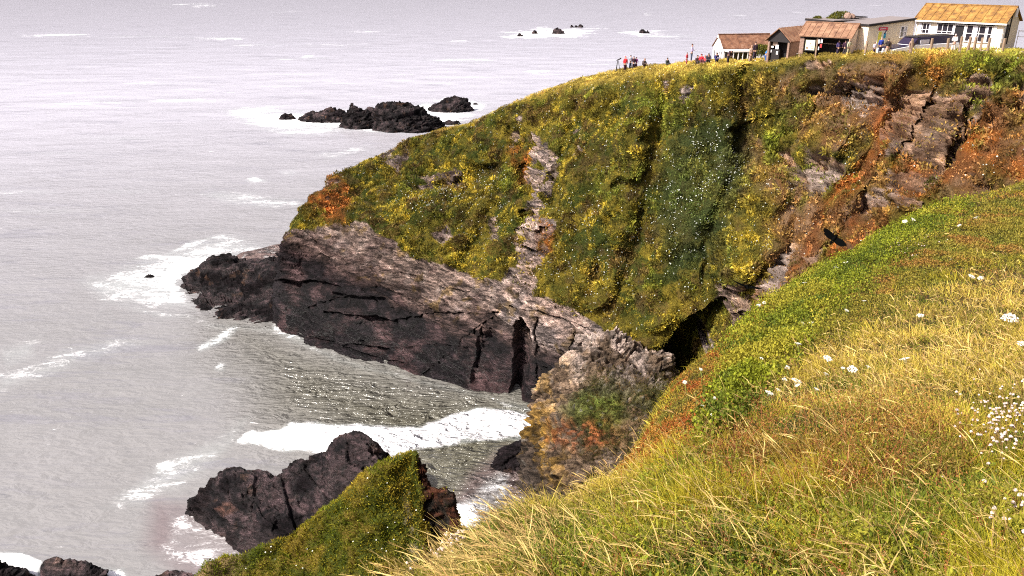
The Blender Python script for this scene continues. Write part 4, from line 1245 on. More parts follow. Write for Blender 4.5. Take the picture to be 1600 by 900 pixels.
# ------------------------------------------------------------------ the near slope: grasses and herbs
hx, hy = proj(GHd)
rows = np.broadcast_to(TvH[None, :], hx.shape)
front_ok = ((rows > .4) & (rows < 4.75)).astype(float)
def zone(poly, bl):
    return soft(hx, hy, poly, bl)
Z_or = zone([(960, 740), (1055, 590), (1190, 480), (1215, 500), (1130, 620), (1060, 690), (1010, 740)], 22)
Z_gr = zone([(1150, 520), (1250, 430), (1440, 325), (1500, 330), (1400, 400), (1300, 480), (1240, 545), (1180, 620), (1100, 680), (1130, 600)], 34)
Z_he = zone([(1260, 500), (1400, 400), (1520, 325), (1640, 290), (1700, 300), (1700, 400), (1480, 420), (1380, 480), (1300, 540)], 34)
Z_st = zone([(1280, 560), (1400, 490), (1640, 390), (1700, 640), (1480, 650), (1300, 640), (1150, 640), (1050, 690), (960, 760), (820, 800), (860, 760), (980, 700), (1100, 640)], 22)
Z_rd = zone([(1080, 700), (1200, 650), (1420, 650), (1520, 720), (1480, 790), (1280, 790), (1120, 780)], 25)
Z_dk = zone([(850, 860), (960, 770), (1080, 740), (1250, 790), (1500, 780), (1640, 760), (1640, 1000), (850, 1000)], 25)
Z_lf = zone([(520, 1000), (560, 900), (650, 850), (780, 790), (960, 760), (900, 860), (880, 1000)], 20)
Z_dg = zone([(700, 900), (760, 830), (900, 800), (960, 850), (900, 920), (720, 960)], 20) + zone([(1330, 800), (1480, 740), (1560, 790), (1480, 870), (1350, 870)], 20)
low_zone = np.clip(Z_or + Z_gr + Z_he, 0, 1)
hillN = np.array([-.25, -.2, 1.0])
GR = Heap()

def cdist(pt):
    return np.linalg.norm(pt - np.array([0, 0, HC]), axis=1)

# under-layer: short blades everywhere
def pick(Zm, i, j):
    return Zm[i, j]
pt, nm, ii, jj = scatter(GHd, 260000, front_ok * (1 - .35 * low_zone) + 1e-6, by_view=True)
n_ = len(pt); D = cdist(pt)
q1, q2, q3 = fbm(pt, .45, 3, 950), fbm(pt, 1.6, 3, 955), fbm(pt, .12, 2, 957)
gcol = mixc(np.tile(C(.12, .155, .010), (n_, 1)), np.tile(C(.40, .33, .022), (n_, 1)), sstep(-.35, .25, q1 + .4 * q2))
strawc = C(.60, .44, .09)
gcol = mixc(gcol, np.tile(strawc, (n_, 1)), np.clip(pick(Z_st, ii, jj) * .6 * sstep(-.4, .3, q1) + .5 * sstep(.05, .4, q2 + .3 * q3), 0, 1))
gcol = mixc(gcol, np.tile(C(.30, .12, .035), (n_, 1)), pick(Z_rd, ii, jj) * sstep(-.1, .4, q1 + .5 * q3) * .55)
gcol = mixc(gcol, np.tile(C(.06, .10, .01), (n_, 1)), np.clip(pick(Z_dg, ii, jj), 0, 1) * .7)
gcol = mixc(gcol, np.tile(C(.10, .055, .02), (n_, 1)), sstep(.2, .5, -q2 + .6 * q3) * .4)
gcol *= RNG.uniform(.7, 1.6, n_)[:, None]
tus = sstep(-.25, .3, fbm(pt, .55, 2, 959))
tall = (.55 + .65 * tus) * (1 - .6 * np.clip(pick(low_zone, ii, jj), 0, 1)) * (.75 + .5 * sstep(-.3, .3, q1))
ln = RNG.uniform(.08, .21, n_) * tall
di = unit(np.tile(UP, (n_, 1)) + WIND * .15 + RNG.normal(size=(n_, 3)) * .42)
be = WIND * RNG.uniform(-.1, .5, n_)[:, None] + RNG.normal(size=(n_, 3)) * .2 + np.array([0, 0, -.25]) * RNG.random(n_)[:, None]
wd = np.maximum(.0022, .0008 * D) * RNG.uniform(.7, 1.4, n_)
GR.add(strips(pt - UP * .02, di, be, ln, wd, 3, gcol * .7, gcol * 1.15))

# pale flowering stalks with bowed heads
wst = front_ok * (1 - low_zone * .97) * (.10 + 1.0 * Z_st + .75 * Z_lf + .12 * Z_dk + .15 * Z_rd)
pt, nm, ii, jj = scatter(GHd, 8200, wst, by_view=True)
n_ = len(pt); D = cdist(pt)
c_s = np.tile(C(.70, .51, .18), (n_, 1)) * RNG.uniform(.7, 1.2, n_)[:, None]
c_s = mixc(c_s, np.tile(C(.42, .22, .09), (n_, 1)), (RNG.random(n_) < .18) * .7)
di = unit(np.tile(UP, (n_, 1)) + WIND * .22 + RNG.normal(size=(n_, 3)) * .30)
be = unit(WIND + RNG.normal(size=(n_, 3)) * .45) * RNG.uniform(.1, .8, n_)[:, None] + np.array([0, 0, -.35]) * RNG.random(n_)[:, None]
ln = RNG.uniform(.14, .38, n_) * (.75 + .25 * sstep(9, 3, D))
wd = np.maximum(.0014, .0005 * D)
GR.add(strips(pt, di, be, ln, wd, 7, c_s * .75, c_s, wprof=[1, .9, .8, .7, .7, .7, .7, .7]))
t0 = .74                                                       # the seed head sits on the last quarter of the stalk
hb = pt + di * (ln * t0)[:, None] + be * (ln * t0 ** 2)[:, None]
hd_ = unit(di + 2 * t0 * be)
hl = ln * RNG.uniform(.25, .42, n_)
GR.add(strips(hb, hd_, be * .6, hl, np.maximum(.0045, .00095 * D) * RNG.uniform(.7, 1.3, n_), 4, c_s, c_s * 1.12, wprof=[.3, 1, .9, .6, .1]))
k = RNG.integers(0, n_, 22000)                                 # spikelets bristling from the heads
tt = RNG.random(22000)
GR.add(leaves(hb[k] + hd_[k] * (hl[k] * tt)[:, None] + be[k] * .6 * (hl[k] * tt ** 2)[:, None], unit(hd_[k] + RNG.normal(size=(22000, 3)) * .45), hl[k] * .2, np.maximum(.002, .0005 * D[k]), c_s[k] * 1.1))
props(GR.build('meadow_grass', M_TUFT), 'windswept green and straw-coloured grass on the near slope', 'grass', kind='stuff')

# leafy herbs: the bright green band, the succulent orange fringe, the brown heath
HE = Heap()
def herb(Zm, n, cols, size, hgt, seed, wide=.6):
    pt, nm, ii, jj = scatter(GHd, n, front_ok * Zm + 1e-7, by_view=True)
    n_ = len(pt); D = cdist(pt)
    q1, q2 = fbm(pt, .35, 3, seed), fbm(pt, 1.3, 3, seed + 5)
    cc = mixc(np.tile(C(*cols[0]), (n_, 1)), np.tile(C(*cols[1]), (n_, 1)), sstep(-.3, .3, q1 + .3 * q2))
    cc = mixc(cc, np.tile(C(*cols[2]), (n_, 1)), sstep(.1, .45, q2 + .4 * q1) * .8)
    cc *= RNG.uniform(.55, 1.4, n_)[:, None]
    di = unit(UP * .6 + hillN * .3 + RNG.normal(size=(n_, 3)) * .6)
    ln = np.maximum(size * RNG.uniform(.6, 1.4, n_), .0022 * D)
    HE.add(leaves(pt + UP * (RNG.random(n_) * hgt * (.5 + sstep(-.3, .3, q1)))[:, None], di, ln, ln * wide, cc))
herb(Z_gr, 70000, [(.085, .115, .010), (.24, .26, .014), (.36, .30, .03)], .036, .20, 960)
herb(Z_or, 42000, [(.36, .10, .02), (.40, .20, .03), (.14, .15, .02)], .018, .06, 970, .5)
herb(Z_he, 60000, [(.17, .16, .02), (.28, .22, .03), (.32, .15, .035)], .022, .08, 980, .5)
herb(np.clip(Z_dk + .25, 0, 1), 42000, [(.10, .14, .012), (.22, .22, .015), (.30, .26, .03)], .028, .16, 990, .35)
herb(Z_rd + .08 * Z_st, 17000, [(.28, .10, .03), (.34, .17, .04), (.18, .14, .02)], .018, .22, 995, .4)
herb(Z_lf + Z_dg, 20000, [(.08, .13, .01), (.14, .18, .015), (.24, .18, .02)], .030, .12, 998, .2)
pt, nm, ii, jj = scatter(GHd, 1500, front_ok * (Z_dk * .8 + Z_dg + .25 * Z_rd + .3 * Z_lf) + 1e-7, by_view=True)     # broad dock leaves
n_ = len(pt); D = cdist(pt)
cc = mixc(np.tile(C(.06, .11, .012), (n_, 1)), np.tile(C(.22, .24, .02), (n_, 1)), RNG.random(n_)) * RNG.uniform(.7, 1.2, n_)[:, None]
di = unit(np.tile(UP * .8, (n_, 1)) + RNG.normal(size=(n_, 3)) * .55)
HE.add(strips(pt, di, RNG.normal(size=(n_, 3)) * .25 - UP * .3, RNG.uniform(.07, .17, n_), RNG.uniform(.014, .034, n_), 5, cc * .8, cc, wprof=[.15, .8, 1, .9, .6, .05]))
props(HE.build('low_herbs', M_TUFT), 'leafy green, orange and brown low plants among the grass of the near slope', 'plants', kind='stuff')

# sorrel and dock spikes, beaded with seed
DK = Heap()
def spikes(Zm, n, cols, hmin, hmax, lean, seed):
    pt, nm, ii, jj = scatter(GHd, n, front_ok * Zm * (1 - low_zone) + 1e-7, by_view=True)
    n_ = len(pt); D = cdist(pt)
    cc = mixc(np.tile(C(*cols[0]), (n_, 1)), np.tile(C(*cols[1]), (n_, 1)), RNG.random(n_)) * RNG.uniform(.7, 1.2, n_)[:, None]
    di = unit(np.tile(UP, (n_, 1)) + WIND * lean * RNG.uniform(-.6, 1, n_)[:, None] + RNG.normal(size=(n_, 3)) * .4)
    be = RNG.normal(size=(n_, 3)) * .22 + WIND * lean * .4
    ln = RNG.uniform(hmin, hmax, n_)
    wd = np.maximum(.003, .0008 * D)
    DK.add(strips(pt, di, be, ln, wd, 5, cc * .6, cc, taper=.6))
    m = 34
    k = np.repeat(np.arange(n_), m)
    tt = .30 + .70 * RNG.random(n_ * m)
    tt = np.round(tt * 16) / 16 + RNG.normal(size=len(tt)) * .008      # beads sit in whorls
    cen = pt[k] + di[k] * (ln[k] * tt)[:, None] + be[k] * (ln[k] * tt ** 2)[:, None]
    s_ = np.maximum(.0085, .0012 * D[k]) * RNG.uniform(.7, 1.3, len(k)) * (1.25 - .7 * tt)
    DK.add(leaves(cen, unit(RNG.normal(size=(len(k), 3)) + UP * .4), s_, s_ * .8, cc[k] * RNG.uniform(.75, 1.3, len(k))[:, None]))
spikes(Z_dk, 620, [(.30, .30, .02), (.42, .36, .04)], .16, .36, .5, 1)
spikes(Z_rd + .2 * Z_dk, 620, [(.30, .085, .035), (.40, .16, .05)], .14, .30, .5, 2)
props(DK.build('dock_spikes', M_TUFT), 'yellow-green and rusty seed spikes of dock and sorrel on the near slope', 'plants', kind='stuff')


def on_hill(px, py):
    """The spot of the near slope seen at this place of the photograph."""
    d = (hx - px) ** 2 + (hy - py) ** 2 + np.where((rows > .4) & (rows < 4.3), 0, 1e9)
    i, j = np.unravel_index(np.argmin(d), d.shape)
    return GHd[i, j].copy()


M_STEM = flat('flower_stem', (.16, .20, .04), .8)
M_WHITE = flat('white_blossom', (.62, .60, .52), .85, .12, 60)
M_DRY = flat('dry_blossom', (.62, .47, .40), .85, .25, 60)


def tubemesh(name, pts, radii, mat, parent=None, k=6, sub=0):
    pts = [Vector(q) for q in pts]
    vs, fs = [], []
    for i, q in enumerate(pts):
        d = (pts[min(i + 1, len(pts) - 1)] - pts[max(i - 1, 0)]).normalized()
        a = d.orthogonal().normalized()
        b = d.cross(a)
        for j in range(k):
            th = 2 * math.pi * j / k
            vs.append(q + (a * math.cos(th) + b * math.sin(th)) * radii[i])
    for i in range(len(pts) - 1):
        for j in range(k):
            fs.append((i * k + j, i * k + (j + 1) % k, (i + 1) * k + (j + 1) % k, (i + 1) * k + j))
    fs.append(tuple(range(k))[::-1])
    fs.append(tuple((len(pts) - 1) * k + j for j in range(k)))
    me = bpy.data.meshes.new(name)
    me.from_pydata(vs, [], fs)
    for p_ in me.polygons: p_.use_smooth = True
    me.materials.append(mat)
    return link(bpy.data.objects.new(name, me), parent)


def umbel_mesh(seed, w=1.0):
    """A flat-topped head, one unit wide: rays ending in small domed clusters."""
    rg = np.random.default_rng(seed)
    v, f = [], []
    n = 26
    for i in range(n):
        r = .46 * math.sqrt((i + .5) / n)
        th = i * 2.39996
        c_ = np.array([r * math.cos(th), r * math.sin(th), .10 - .45 * r * r]) + rg.normal(size=3) * .018
        rr = .085 * rg.uniform(.8, 1.25)
        b = len(v)
        v.append(c_ + [0, 0, rr * .55])
        for k in range(8):
            t_ = 2 * math.pi * k / 8 + rg.random()
            v.append(c_ + [rr * math.cos(2 * math.pi * k / 8) * rg.uniform(.75, 1.15), rr * math.sin(2 * math.pi * k / 8) * rg.uniform(.75, 1.15), rg.normal() * .012])
        for k in range(8):
            f.append((b, b + 1 + k, b + 1 + (k + 1) % 8))
        b2 = len(v)                                       # its ray down to the stem
        side = np.array([-math.sin(th), math.cos(th), 0]) * .012
        v += [c_ - side, c_ + side, np.array([0, 0, -.38])]
        f.append((b2, b2 + 1, b2 + 2))
    me = bpy.data.meshes.new('umbel')
    me.from_pydata([tuple(q) for q in v], [], f)
    me.materials.append(M_WHITE)
    return me


UM = [umbel_mesh(s_) for s_ in range(4)]
FL = [(1427, 343, 9, 'pair'), (1414, 346, 8, 'pair'), (1525, 340, 8, ''), (1499, 352, 7, ''), (1321, 410, 9, ''), (1306, 418, 8, ''), (1257, 442, 8, ''), (1185, 477, 9, ''), (1194, 473, 7, ''), (1323, 485, 8, ''),
      (1518, 432, 11, 'r'), (1532, 434, 9, 'r'), (1578, 497, 23, 'white flat flower head nearest the right edge, standing above straw grass'), (1596, 537, 12, 'half-cut white flower head at the right edge below the larger one'), (1438, 493, 12, 'white flower head alone in the straw-coloured grass'),
      (1247, 537, 12, ''), (1268, 504, 8, ''), (1255, 505, 8, ''), (1414, 561, 17, 'broad white flower head alone in the middle of the slope'), (1293, 560, 16, 'cream flower head above and left of the big white one'), (1244, 595, 19, 'large domed creamy flower head, left one of the tall flowers'),
      (1332, 577, 17, 'lumpy bright white flower head right of the cream one'), (1317, 575, 7, ''), (1357, 573, 9, ''), (1202, 614, 15, 'ragged white flower head lower left of the domed one'), (1216, 609, 8, ''), (1246, 602, 10, ''), (1291, 584, 10, ''), (1230, 574, 8, ''), (1226, 593, 9, ''),
      (1276, 608, 9, ''), (1117, 622, 8, ''), (1098, 634, 7, ''), (1112, 648, 6, ''), (1095, 577, 7, 'e'), (1070, 597, 8, 'e'), (850, 872, 9, ''), (1190, 560, 7, ''), (1350, 470, 7, '')]
for i, (px, py, wpx, lb) in enumerate(FL):
    hpx = 26 if py > 500 else 12
    g0 = on_hill(px + 3, py + hpx)
    D = float(np.linalg.norm(g0 - np.array([0, 0, HC])))
    g0[2] -= .03
    tpos = P(px, py, g0[1] - .02)
    if tpos[2] < g0[2] + .05: tpos[2] = g0[2] + .12
    W = wpx * .88 / FOC * D
    root = link(bpy.data.objects.new('wild_carrot', None))
    root.location = g0
    tl = {'': 'small white flat-topped flower among the green plants of the near slope', 'pair': 'one of two small white flowers side by side on the far rim of the slope',
          'r': 'one of two white flowers together in the brown heath near the right edge', 'e': 'small white flower on the orange rim beside the dark cave'}.get(lb, lb)
    props(root, tl, 'flower', 'white flat-topped flowers on the near slope')
    rel = tpos - g0
    tubemesh('stem', [(0, 0, 0), tuple(rel * .5 + [.01, 0, 0]), tuple(rel - [0, 0, W * .36])], [.003, .0025, .002] if D < 9 else [.006, .005, .004], M_STEM, root)
    u = link(bpy.data.objects.new('umbel', UM[i % 4]), root)
    u.location = rel
    u.scale = (W, W, W)
    u.rotation_euler = (-.35 + random.uniform(-.2, .2), -.15 + random.uniform(-.2, .2), random.uniform(0, 6))


# dried thrift: clumps of thin stems with papery heads
def thrift(cx, cy, wx, wy, n, hr, label, seed, hh=(.12, .22)):
    rg = np.random.default_rng(seed)
    g0 = on_hill(cx, cy)
    root = link(bpy.data.objects.new('thrift_plant', None))
    root.location = g0
    props(root, label, 'plant', 'dried thrift clumps')
    st, hds = Heap(), []
    tops, bases = [], []
    for i in range(n):
        x, y = rg.normal(cx, wx), rg.normal(cy, wy)
        g = on_hill(x, y)
        bases.append(g - g0)
        tops.append(g - g0 + [rg.normal() * .03 - .03, rg.normal() * .03, rg.uniform(*hh)])
    bases, tops = np.array(bases), np.array(tops)
    L_ = np.linalg.norm(tops - bases, axis=1)
    cs = np.tile(C(.30, .18, .06), (n, 1))
    st.add(strips(bases, unit(tops - bases), np.zeros((n, 3)), L_, np.full(n, .003), 2, cs, cs, taper=.2))
    st.build('stems', M_TUFT, root)['kind'] = 'stuff'
    ico_v = unit(np.array([(0, -.52, .85), (0, .52, .85), (0, -.52, -.85), (0, .52, -.85), (.85, 0, .52), (-.85, 0, .52), (.85, 0, -.52), (-.85, 0, -.52), (.52, .85, 0), (-.52, .85, 0), (.52, -.85, 0), (-.52, -.85, 0)]))
    ico_f = np.array([(0, 4, 1), (0, 1, 5), (0, 5, 11), (0, 11, 10), (0, 10, 4), (4, 10, 6), (4, 6, 8), (4, 8, 1), (1, 8, 9), (1, 9, 5), (5, 9, 7), (5, 7, 11), (2, 3, 7), (2, 6, 3), (3, 6, 8), (3, 8, 9), (3, 9, 7), (2, 7, 11), (2, 11, 10), (2, 10, 6)])
    rr = hr * rg.uniform(.7, 1.3, n)
    v = (tops[:, None] + ico_v[None] * rr[:, None, None] * rg.uniform(.75, 1.2, (n, 12, 1))).reshape(-1, 3)
    f = (ico_f[None] + (np.arange(n) * 12)[:, None, None]).reshape(-1, 3)
    cc = np.repeat(np.tile(C(.70, .54, .47), (n, 1)) * rg.uniform(.6, 1.15, (n, 1)), 12, axis=0)
    h = mesh_np('flower_heads', v, f, M_PETAL, cc, smooth=False, parent=root)
    h['kind'] = 'stuff'
thrift(1560, 690, 34, 26, 150, .0095, 'big clump of pinkish-white dried thrift heads at the right edge', 1)
thrift(1588, 840, 20, 22, 34, .010, 'small clump of dried thrift heads low at the right edge', 2)
thrift(672, 835, 20, 9, 70, .011, 'pinkish dried thrift on the rim in front of the grassy fin', 3, (.10, .2))
thrift(1420, 385, 30, 12, 70, .014, 'pale patch of thrift heads in the brown heath', 4, (.03, .09))

# ------------------------------------------------------------------ the buildings on the headland
from mathutils.bvhtree import BVHTree
_cv = [tuple(q) for q in CLIFF['G'][::4, ::2].reshape(-1, 3)]
_nu, _nv = CLIFF['G'][::4, ::2].shape[:2]
BV = BVHTree.FromPolygons(_cv, [tuple(int(a) for a in q) for q in gridfaces(_nu, _nv)])


def ground_z(x, y, default=36.0):
    h = BV.ray_cast(Vector((x, y, 60)), Vector((0, 0, -1)))
    return h[0].z if h[0] is not None else default


class Frame:
    """A building's own axes: u along the front, d back from it, z up from its floor."""
    def __init__(s, A, B, z0):
        s.O = np.array([A[0], A[1], z0]); v = np.array([B[0] - A[0], B[1] - A[1], 0.0])
        s.W = np.linalg.norm(v); s.u = v / s.W; s.d = np.array([-s.u[1], s.u[0], 0])

    def at(s, u, d, z):
        return s.O + s.u * u + s.d * d + np.array([0, 0, z])


def polymesh(name, verts, faces, mat, parent=None, bevel=0.0):
    me = bpy.data.meshes.new(name)
    me.from_pydata([tuple(map(float, q)) for q in verts], [], faces)
    me.materials.append(mat)
    o = link(bpy.data.objects.new(name, me), parent)
    if parent is not None:
        o.matrix_parent_inverse = Matrix.Translation(parent.location).inverted()
    if bevel:
        b = o.modifiers.new('edge', 'BEVEL'); b.width = bevel; b.segments = 1
    return o


from mathutils import Matrix
BOXF = [(0, 3, 2, 1), (4, 5, 6, 7), (0, 1, 5, 4), (1, 2, 6, 5), (2, 3, 7, 6), (3, 0, 4, 7)]


def boxv(F, u0, u1, d0, d1, z0, z1):
    return [F.at(u0, d0, z0), F.at(u1, d0, z0), F.at(u1, d1, z0), F.at(u0, d1, z0), F.at(u0, d0, z1), F.at(u1, d0, z1), F.at(u1, d1, z1), F.at(u0, d1, z1)]


def boxes(name, F, lst, mat, parent, bevel=0.0):
    v, f = [], []
    for b in lst:
        k = len(v)
        v += boxv(F, *b)
        f += [tuple(i + k for i in q) for q in BOXF]
    return polymesh(name, v, f, mat, parent, bevel)


def thing(name, loc, label, cat, group=None):
    o = link(bpy.data.objects.new(name, None))
    o.location = tuple(map(float, loc))
    return props(o, label, cat, group)


M_CREAM = flat('cream_render', (.84, .72, .55), .85, .07, 1.2, bump=.01)
M_PINKW = flat('pinkish_render', (.78, .62, .52), .85, .08, 1.4, bump=.01)
M_WPAINT = flat('white_paint', (.84, .80, .78), .6, .05, 3)
M_BLACKP = flat('black_board', (.022, .018, .018), .7, .25, 3)
M_GLASS = flat('dark_glass', (.025, .022, .03), .12, .3, 1, spec=.6)
M_CURT = flat('net_curtain', (.62, .60, .66), .9, .12, 8)
M_FELT = flat('grey_roof_felt', (.20, .17, .165), .9, .15, 2)
M_WOODP = flat('weathered_post', (.26, .18, .12), .9, .3, 9)
M_DARKIN = flat('dark_interior', (.02, .018, .02), .9, .3, 2)
M_STONE = flat('rubble_stone', (.26, .17, .13), .95, .5, 6, bump=.05)
M_FLAG = flat('granite_boulder', (.48, .36, .30), .95, .25, 5, bump=.03)


def roof_mat(name, a, b, c_):
    m, t, bs = newmat(name)
    g = t.nodes.new('ShaderNodeNewGeometry')
    n = t.nodes.new('ShaderNodeTexNoise'); n.inputs['Scale'].default_value = 1.6; n.inputs['Detail'].default_value = 9; n.inputs['Roughness'].default_value = .75
    t.links.new(g.outputs['Position'], n.inputs['Vector'])
    r = t.nodes.new('ShaderNodeValToRGB')
    r.color_ramp.elements[0].position = .36; r.color_ramp.elements[0].color = (*a, 1)
    r.color_ramp.elements[1].position = .64; r.color_ramp.elements[1].color = (*c_, 1)
    e = r.color_ramp.elements.new(.5); e.color = (*b, 1)
    t.links.new(n.outputs['Fac'], r.inputs['Fac']); t.links.new(r.outputs[0], bs.inputs['Base Color'])
    bs.inputs['Roughness'].default_value = .95; bs.inputs['Specular IOR Level'].default_value = .1
    bp = t.nodes.new('ShaderNodeBump'); bp.inputs['Distance'].default_value = .03
    t.links.new(n.outputs['Fac'], bp.inputs['Height']); t.links.new(bp.outputs[0], bs.inputs['Normal'])
    return m


M_ROOFO = roof_mat('lichened_roof', (.12, .065, .035), (.26, .135, .04), (.38, .23, .07))
M_ROOFB = roof_mat('brown_roof', (.12, .065, .045), (.24, .13, .08), (.30, .19, .12))
M_ROOFR = roof_mat('rusty_slates', (.08, .045, .035), (.18, .085, .05), (.26, .15, .10))


def gable(F, D, h, hr, roofm, wallm, parent, over=.22, ribs=8, wall_name='wall', front_open=None, d0=0.0, ridge=.5):
    """Walls and a two-sided roof with its ridge along the front; ribs are the laps of the sheets."""
    W = F.W
    dr = d0 + (D - d0) * ridge
    v = [F.at(0, d0, -1.5), F.at(W, d0, -1.5), F.at(W, D, -1.5), F.at(0, D, -1.5), F.at(0, d0, h), F.at(W, d0, h), F.at(W, D, h), F.at(0, D, h), F.at(0, dr, hr), F.at(W, dr, hr)]
    f = [(0, 1, 5, 4), (2, 3, 7, 6), (1, 2, 6, 9, 5), (3, 0, 4, 8, 7)]
    if front_open: f = f[1:]
    polymesh(wall_name, v, f, wallm, parent)
    th = .09
    s_ = (hr - h) / (dr - d0)
    s2 = (hr - h) / (D - dr)
    a, b = -over, W + over
    v, fs = [], []
    for (p1, z1, p2, z2) in ((d0 - over, h - over * s_ + .04, dr, hr + .04), (dr, hr + .04, D + over, h - over * s2 + .04)):
        k = len(v)
        v += [F.at(a, p1, z1), F.at(b, p1, z1), F.at(b, p2, z2), F.at(a, p2, z2)]
        v += [F.at(a, p1, z1 + th), F.at(b, p1, z1 + th), F.at(b, p2, z2 + th), F.at(a, p2, z2 + th)]
        fs += [tuple(i + k for i in q) for q in BOXF]
    rf = polymesh('roof', v, fs, roofm, parent)
    v, fs = [], []
    for i in range(ribs + 1):
        u = a + (b - a) * i / ribs
        u = min(max(u, a + .03), b - .03)
        p1, z1, p2, z2 = d0 - over - .01, h - over * s_ + .04 + th, dr, hr + .04 + th
        k = len(v)
        v += [F.at(u - .03, p1, z1 - .01), F.at(u + .03, p1, z1 - .01), F.at(u + .03, p2, z2 - .01), F.at(u - .03, p2, z2 - .01),
              F.at(u - .03, p1, z1 + .05), F.at(u + .03, p1, z1 + .05), F.at(u + .03, p2, z2 + .05), F.at(u - .03, p2, z2 + .05)]
        fs += [tuple(i_ + k for i_ in q) for q in BOXF]
    polymesh('roof_battens', v, fs, roofm, parent)
    boxes('ridge_cap', F, [(a, b, dr - .12, dr + .12, hr + .10, hr + .19)], roofm, parent)
    return rf


def window(F, u0, u1, z0, z1, cols_, rows_, parent, d=0.0, curtain=None):
    w = link(bpy.data.objects.new('window', None), parent)
    t_ = .045
    bs = [(u0 - .05, u1 + .05, d - .05, d + .05, z1, z1 + .07), (u0 - .08, u1 + .08, d - .10, d + .05, z0 - .08, z0), (u0 - .05, u0 + .02, d - .05, d + .05, z0, z1), (u1 - .02, u1 + .05, d - .05, d + .05, z0, z1)]
    for i in range(1, cols_):
        u = u0 + (u1 - u0) * i / cols_
        bs.append((u - t_ / 2, u + t_ / 2, d - .047, d + .03, z0, z1))
    for r_ in rows_:
        z = z0 + (z1 - z0) * r_
        bs.append((u0, u1, d - .044, d + .03, z - t_ / 2, z + t_ / 2))
    def reparent(o):
        o.parent = w
        o.matrix_parent_inverse = Matrix.Translation(parent.location).inverted()
    reparent(boxes('frame', F, bs, M_WPAINT, parent))
    reparent(boxes('pane', F, [(u0 + .02, u1 - .02, d - .02, d - .005, z0, z1)], M_GLASS, parent))
    if curtain:
        for a_, b_ in curtain:
            reparent(boxes('curtain', F, [(u0 + .03 + (u1 - u0) * a_, u0 + .03 + (u1 - u0) * b_, d - .028, d - .021, z0 + .02, z1 - .02)], M_CURT, parent))


# café with the orange lichened roof
F = Frame((38.65, 80.8), (44.15, 75.65), 37.75)
cafe = thing('cafe', F.O, 'cream cafe with orange lichened roof and white multi-paned windows at the far right', 'building')
gable(F, 5.2, 2.12, 3.35, M_ROOFO, M_CREAM, cafe, ribs=11)
boxes('gutter', F, [(-.25, F.W + .25, -.34, -.22, 1.98, 2.10)], M_WPAINT, cafe)
boxes('fascia', F, [(1.9, 6.75, -.055, -.015, 1.84, 1.97)], M_BLACKP, cafe)
window(F, .35, 1.35, .95, 1.82, 3, [.36], cafe, curtain=[(0, .2), (.86, .97)])
window(F, 2.0, 3.35, 1.0, 1.82, 3, [.22], cafe)
window(F, 4.55, 6.65, .45, 1.80, 4, [.5], cafe, curtain=[(.26, .42), (.76, .84)])
dr_ = link(bpy.data.objects.new('door', None), cafe)
for nm_, bl_, mt_ in (('frame', [(3.45, 3.55, -.06, .03, .05, 1.85), (4.32, 4.45, -.06, .03, .05, 1.85), (3.45, 4.45, -.055, .03, 1.78, 1.86)], M_WPAINT), ('pane', [(3.55, 4.32, -.03, -.01, .05, 1.78)], M_DARKIN)):
    o = boxes(nm_, F, bl_, mt_, cafe); o.parent = dr_; o.matrix_parent_inverse = Matrix.Translation(cafe.location).inverted()
boxes('corner_panel', F, [(6.75, 7.02, -.05, .02, .1, 1.85)], M_WPAINT, cafe)
boxes('drainpipe', F, [(.08, .15, -.1, -.03, -.3, 2.0)], M_WPAINT, cafe)
FG = Frame(tuple(F.at(F.W, 0, 0)[:2]), tuple(F.at(F.W, 5.2, 0)[:2]), 37.75)
boxes('notice_board', FG, [(.9, 1.6, -.06, -.015, .75, 1.95)], M_BLACKP, cafe)
boxes('side_panel', FG, [(.1, .7, -.05, -.012, .4, 1.8)], M_WPAINT, cafe)
boxes('bargeboard', FG, [(2.3, 2.9, -.26, -.18, 2.55, 3.3)], M_WPAINT, cafe)
boxes('vent_pipe', FG, [(1.9, 1.98, -.1, -.02, .2, 2.9)], M_BLACKP, cafe)

# long cream building with the sloping black roof edge
F2 = Frame((33.15, 78.3), (38.55, 80.75), 37.3)
longb = thing('snack_bar', F2.O, 'low cream building with a sloping black roof edge, left of the orange-roofed cafe', 'building')
W = F2.W
polymesh('wall', [F2.at(0, 0, -1.5), F2.at(W, 0, -1.5), F2.at(W, 3, -1.5), F2.at(0, 3, -1.5), F2.at(0, 0, 2.11), F2.at(W, 0, 2.52), F2.at(W, 3, 2.52), F2.at(0, 3, 2.11)], [(0, 1, 5, 4), (1, 2, 6, 5), (2, 3, 7, 6), (3, 0, 4, 7), (4, 5, 6, 7)], M_CREAM, longb)
polymesh('roof', [F2.at(-.1, -.12, 2.12), F2.at(W + .05, -.12, 2.53), F2.at(W + .05, 3.1, 2.53), F2.at(-.1, 3.1, 2.12), F2.at(-.1, -.12, 2.30), F2.at(W + .05, -.12, 2.70), F2.at(W + .05, 3.1, 2.70), F2.at(-.1, 3.1, 2.30)], BOXF, M_BLACKP, longb)
polymesh('roof_felt', [F2.at(-.05, .02, 2.304), F2.at(W, .02, 2.704), F2.at(W, 3.05, 2.704), F2.at(-.05, 3.05, 2.304), F2.at(-.05, .02, 2.33), F2.at(W, .02, 2.73), F2.at(W, 3.05, 2.73), F2.at(-.05, 3.05, 2.33)], BOXF, M_FELT, longb)
window(F2, W - 1.75, W - 1.0, 1.05, 1.95, 2, [.5], longb, curtain=[(.5, .8)])
sg = thing('poster', F2.at(1.3, -.05, .9), 'poster with a red header on the cream wall above the people', 'poster')
boxes('board', F2, [(1.25, 2.35, -.06, -.012, .55, 1.95)], flat('poster_paper', (.80, .76, .62), .6, .05), sg)
boxes('header', F2, [(1.22, 2.38, -.075, -.061, 1.72, 2.0)], flat('poster_red', (.62, .03, .07), .6, .05), sg)
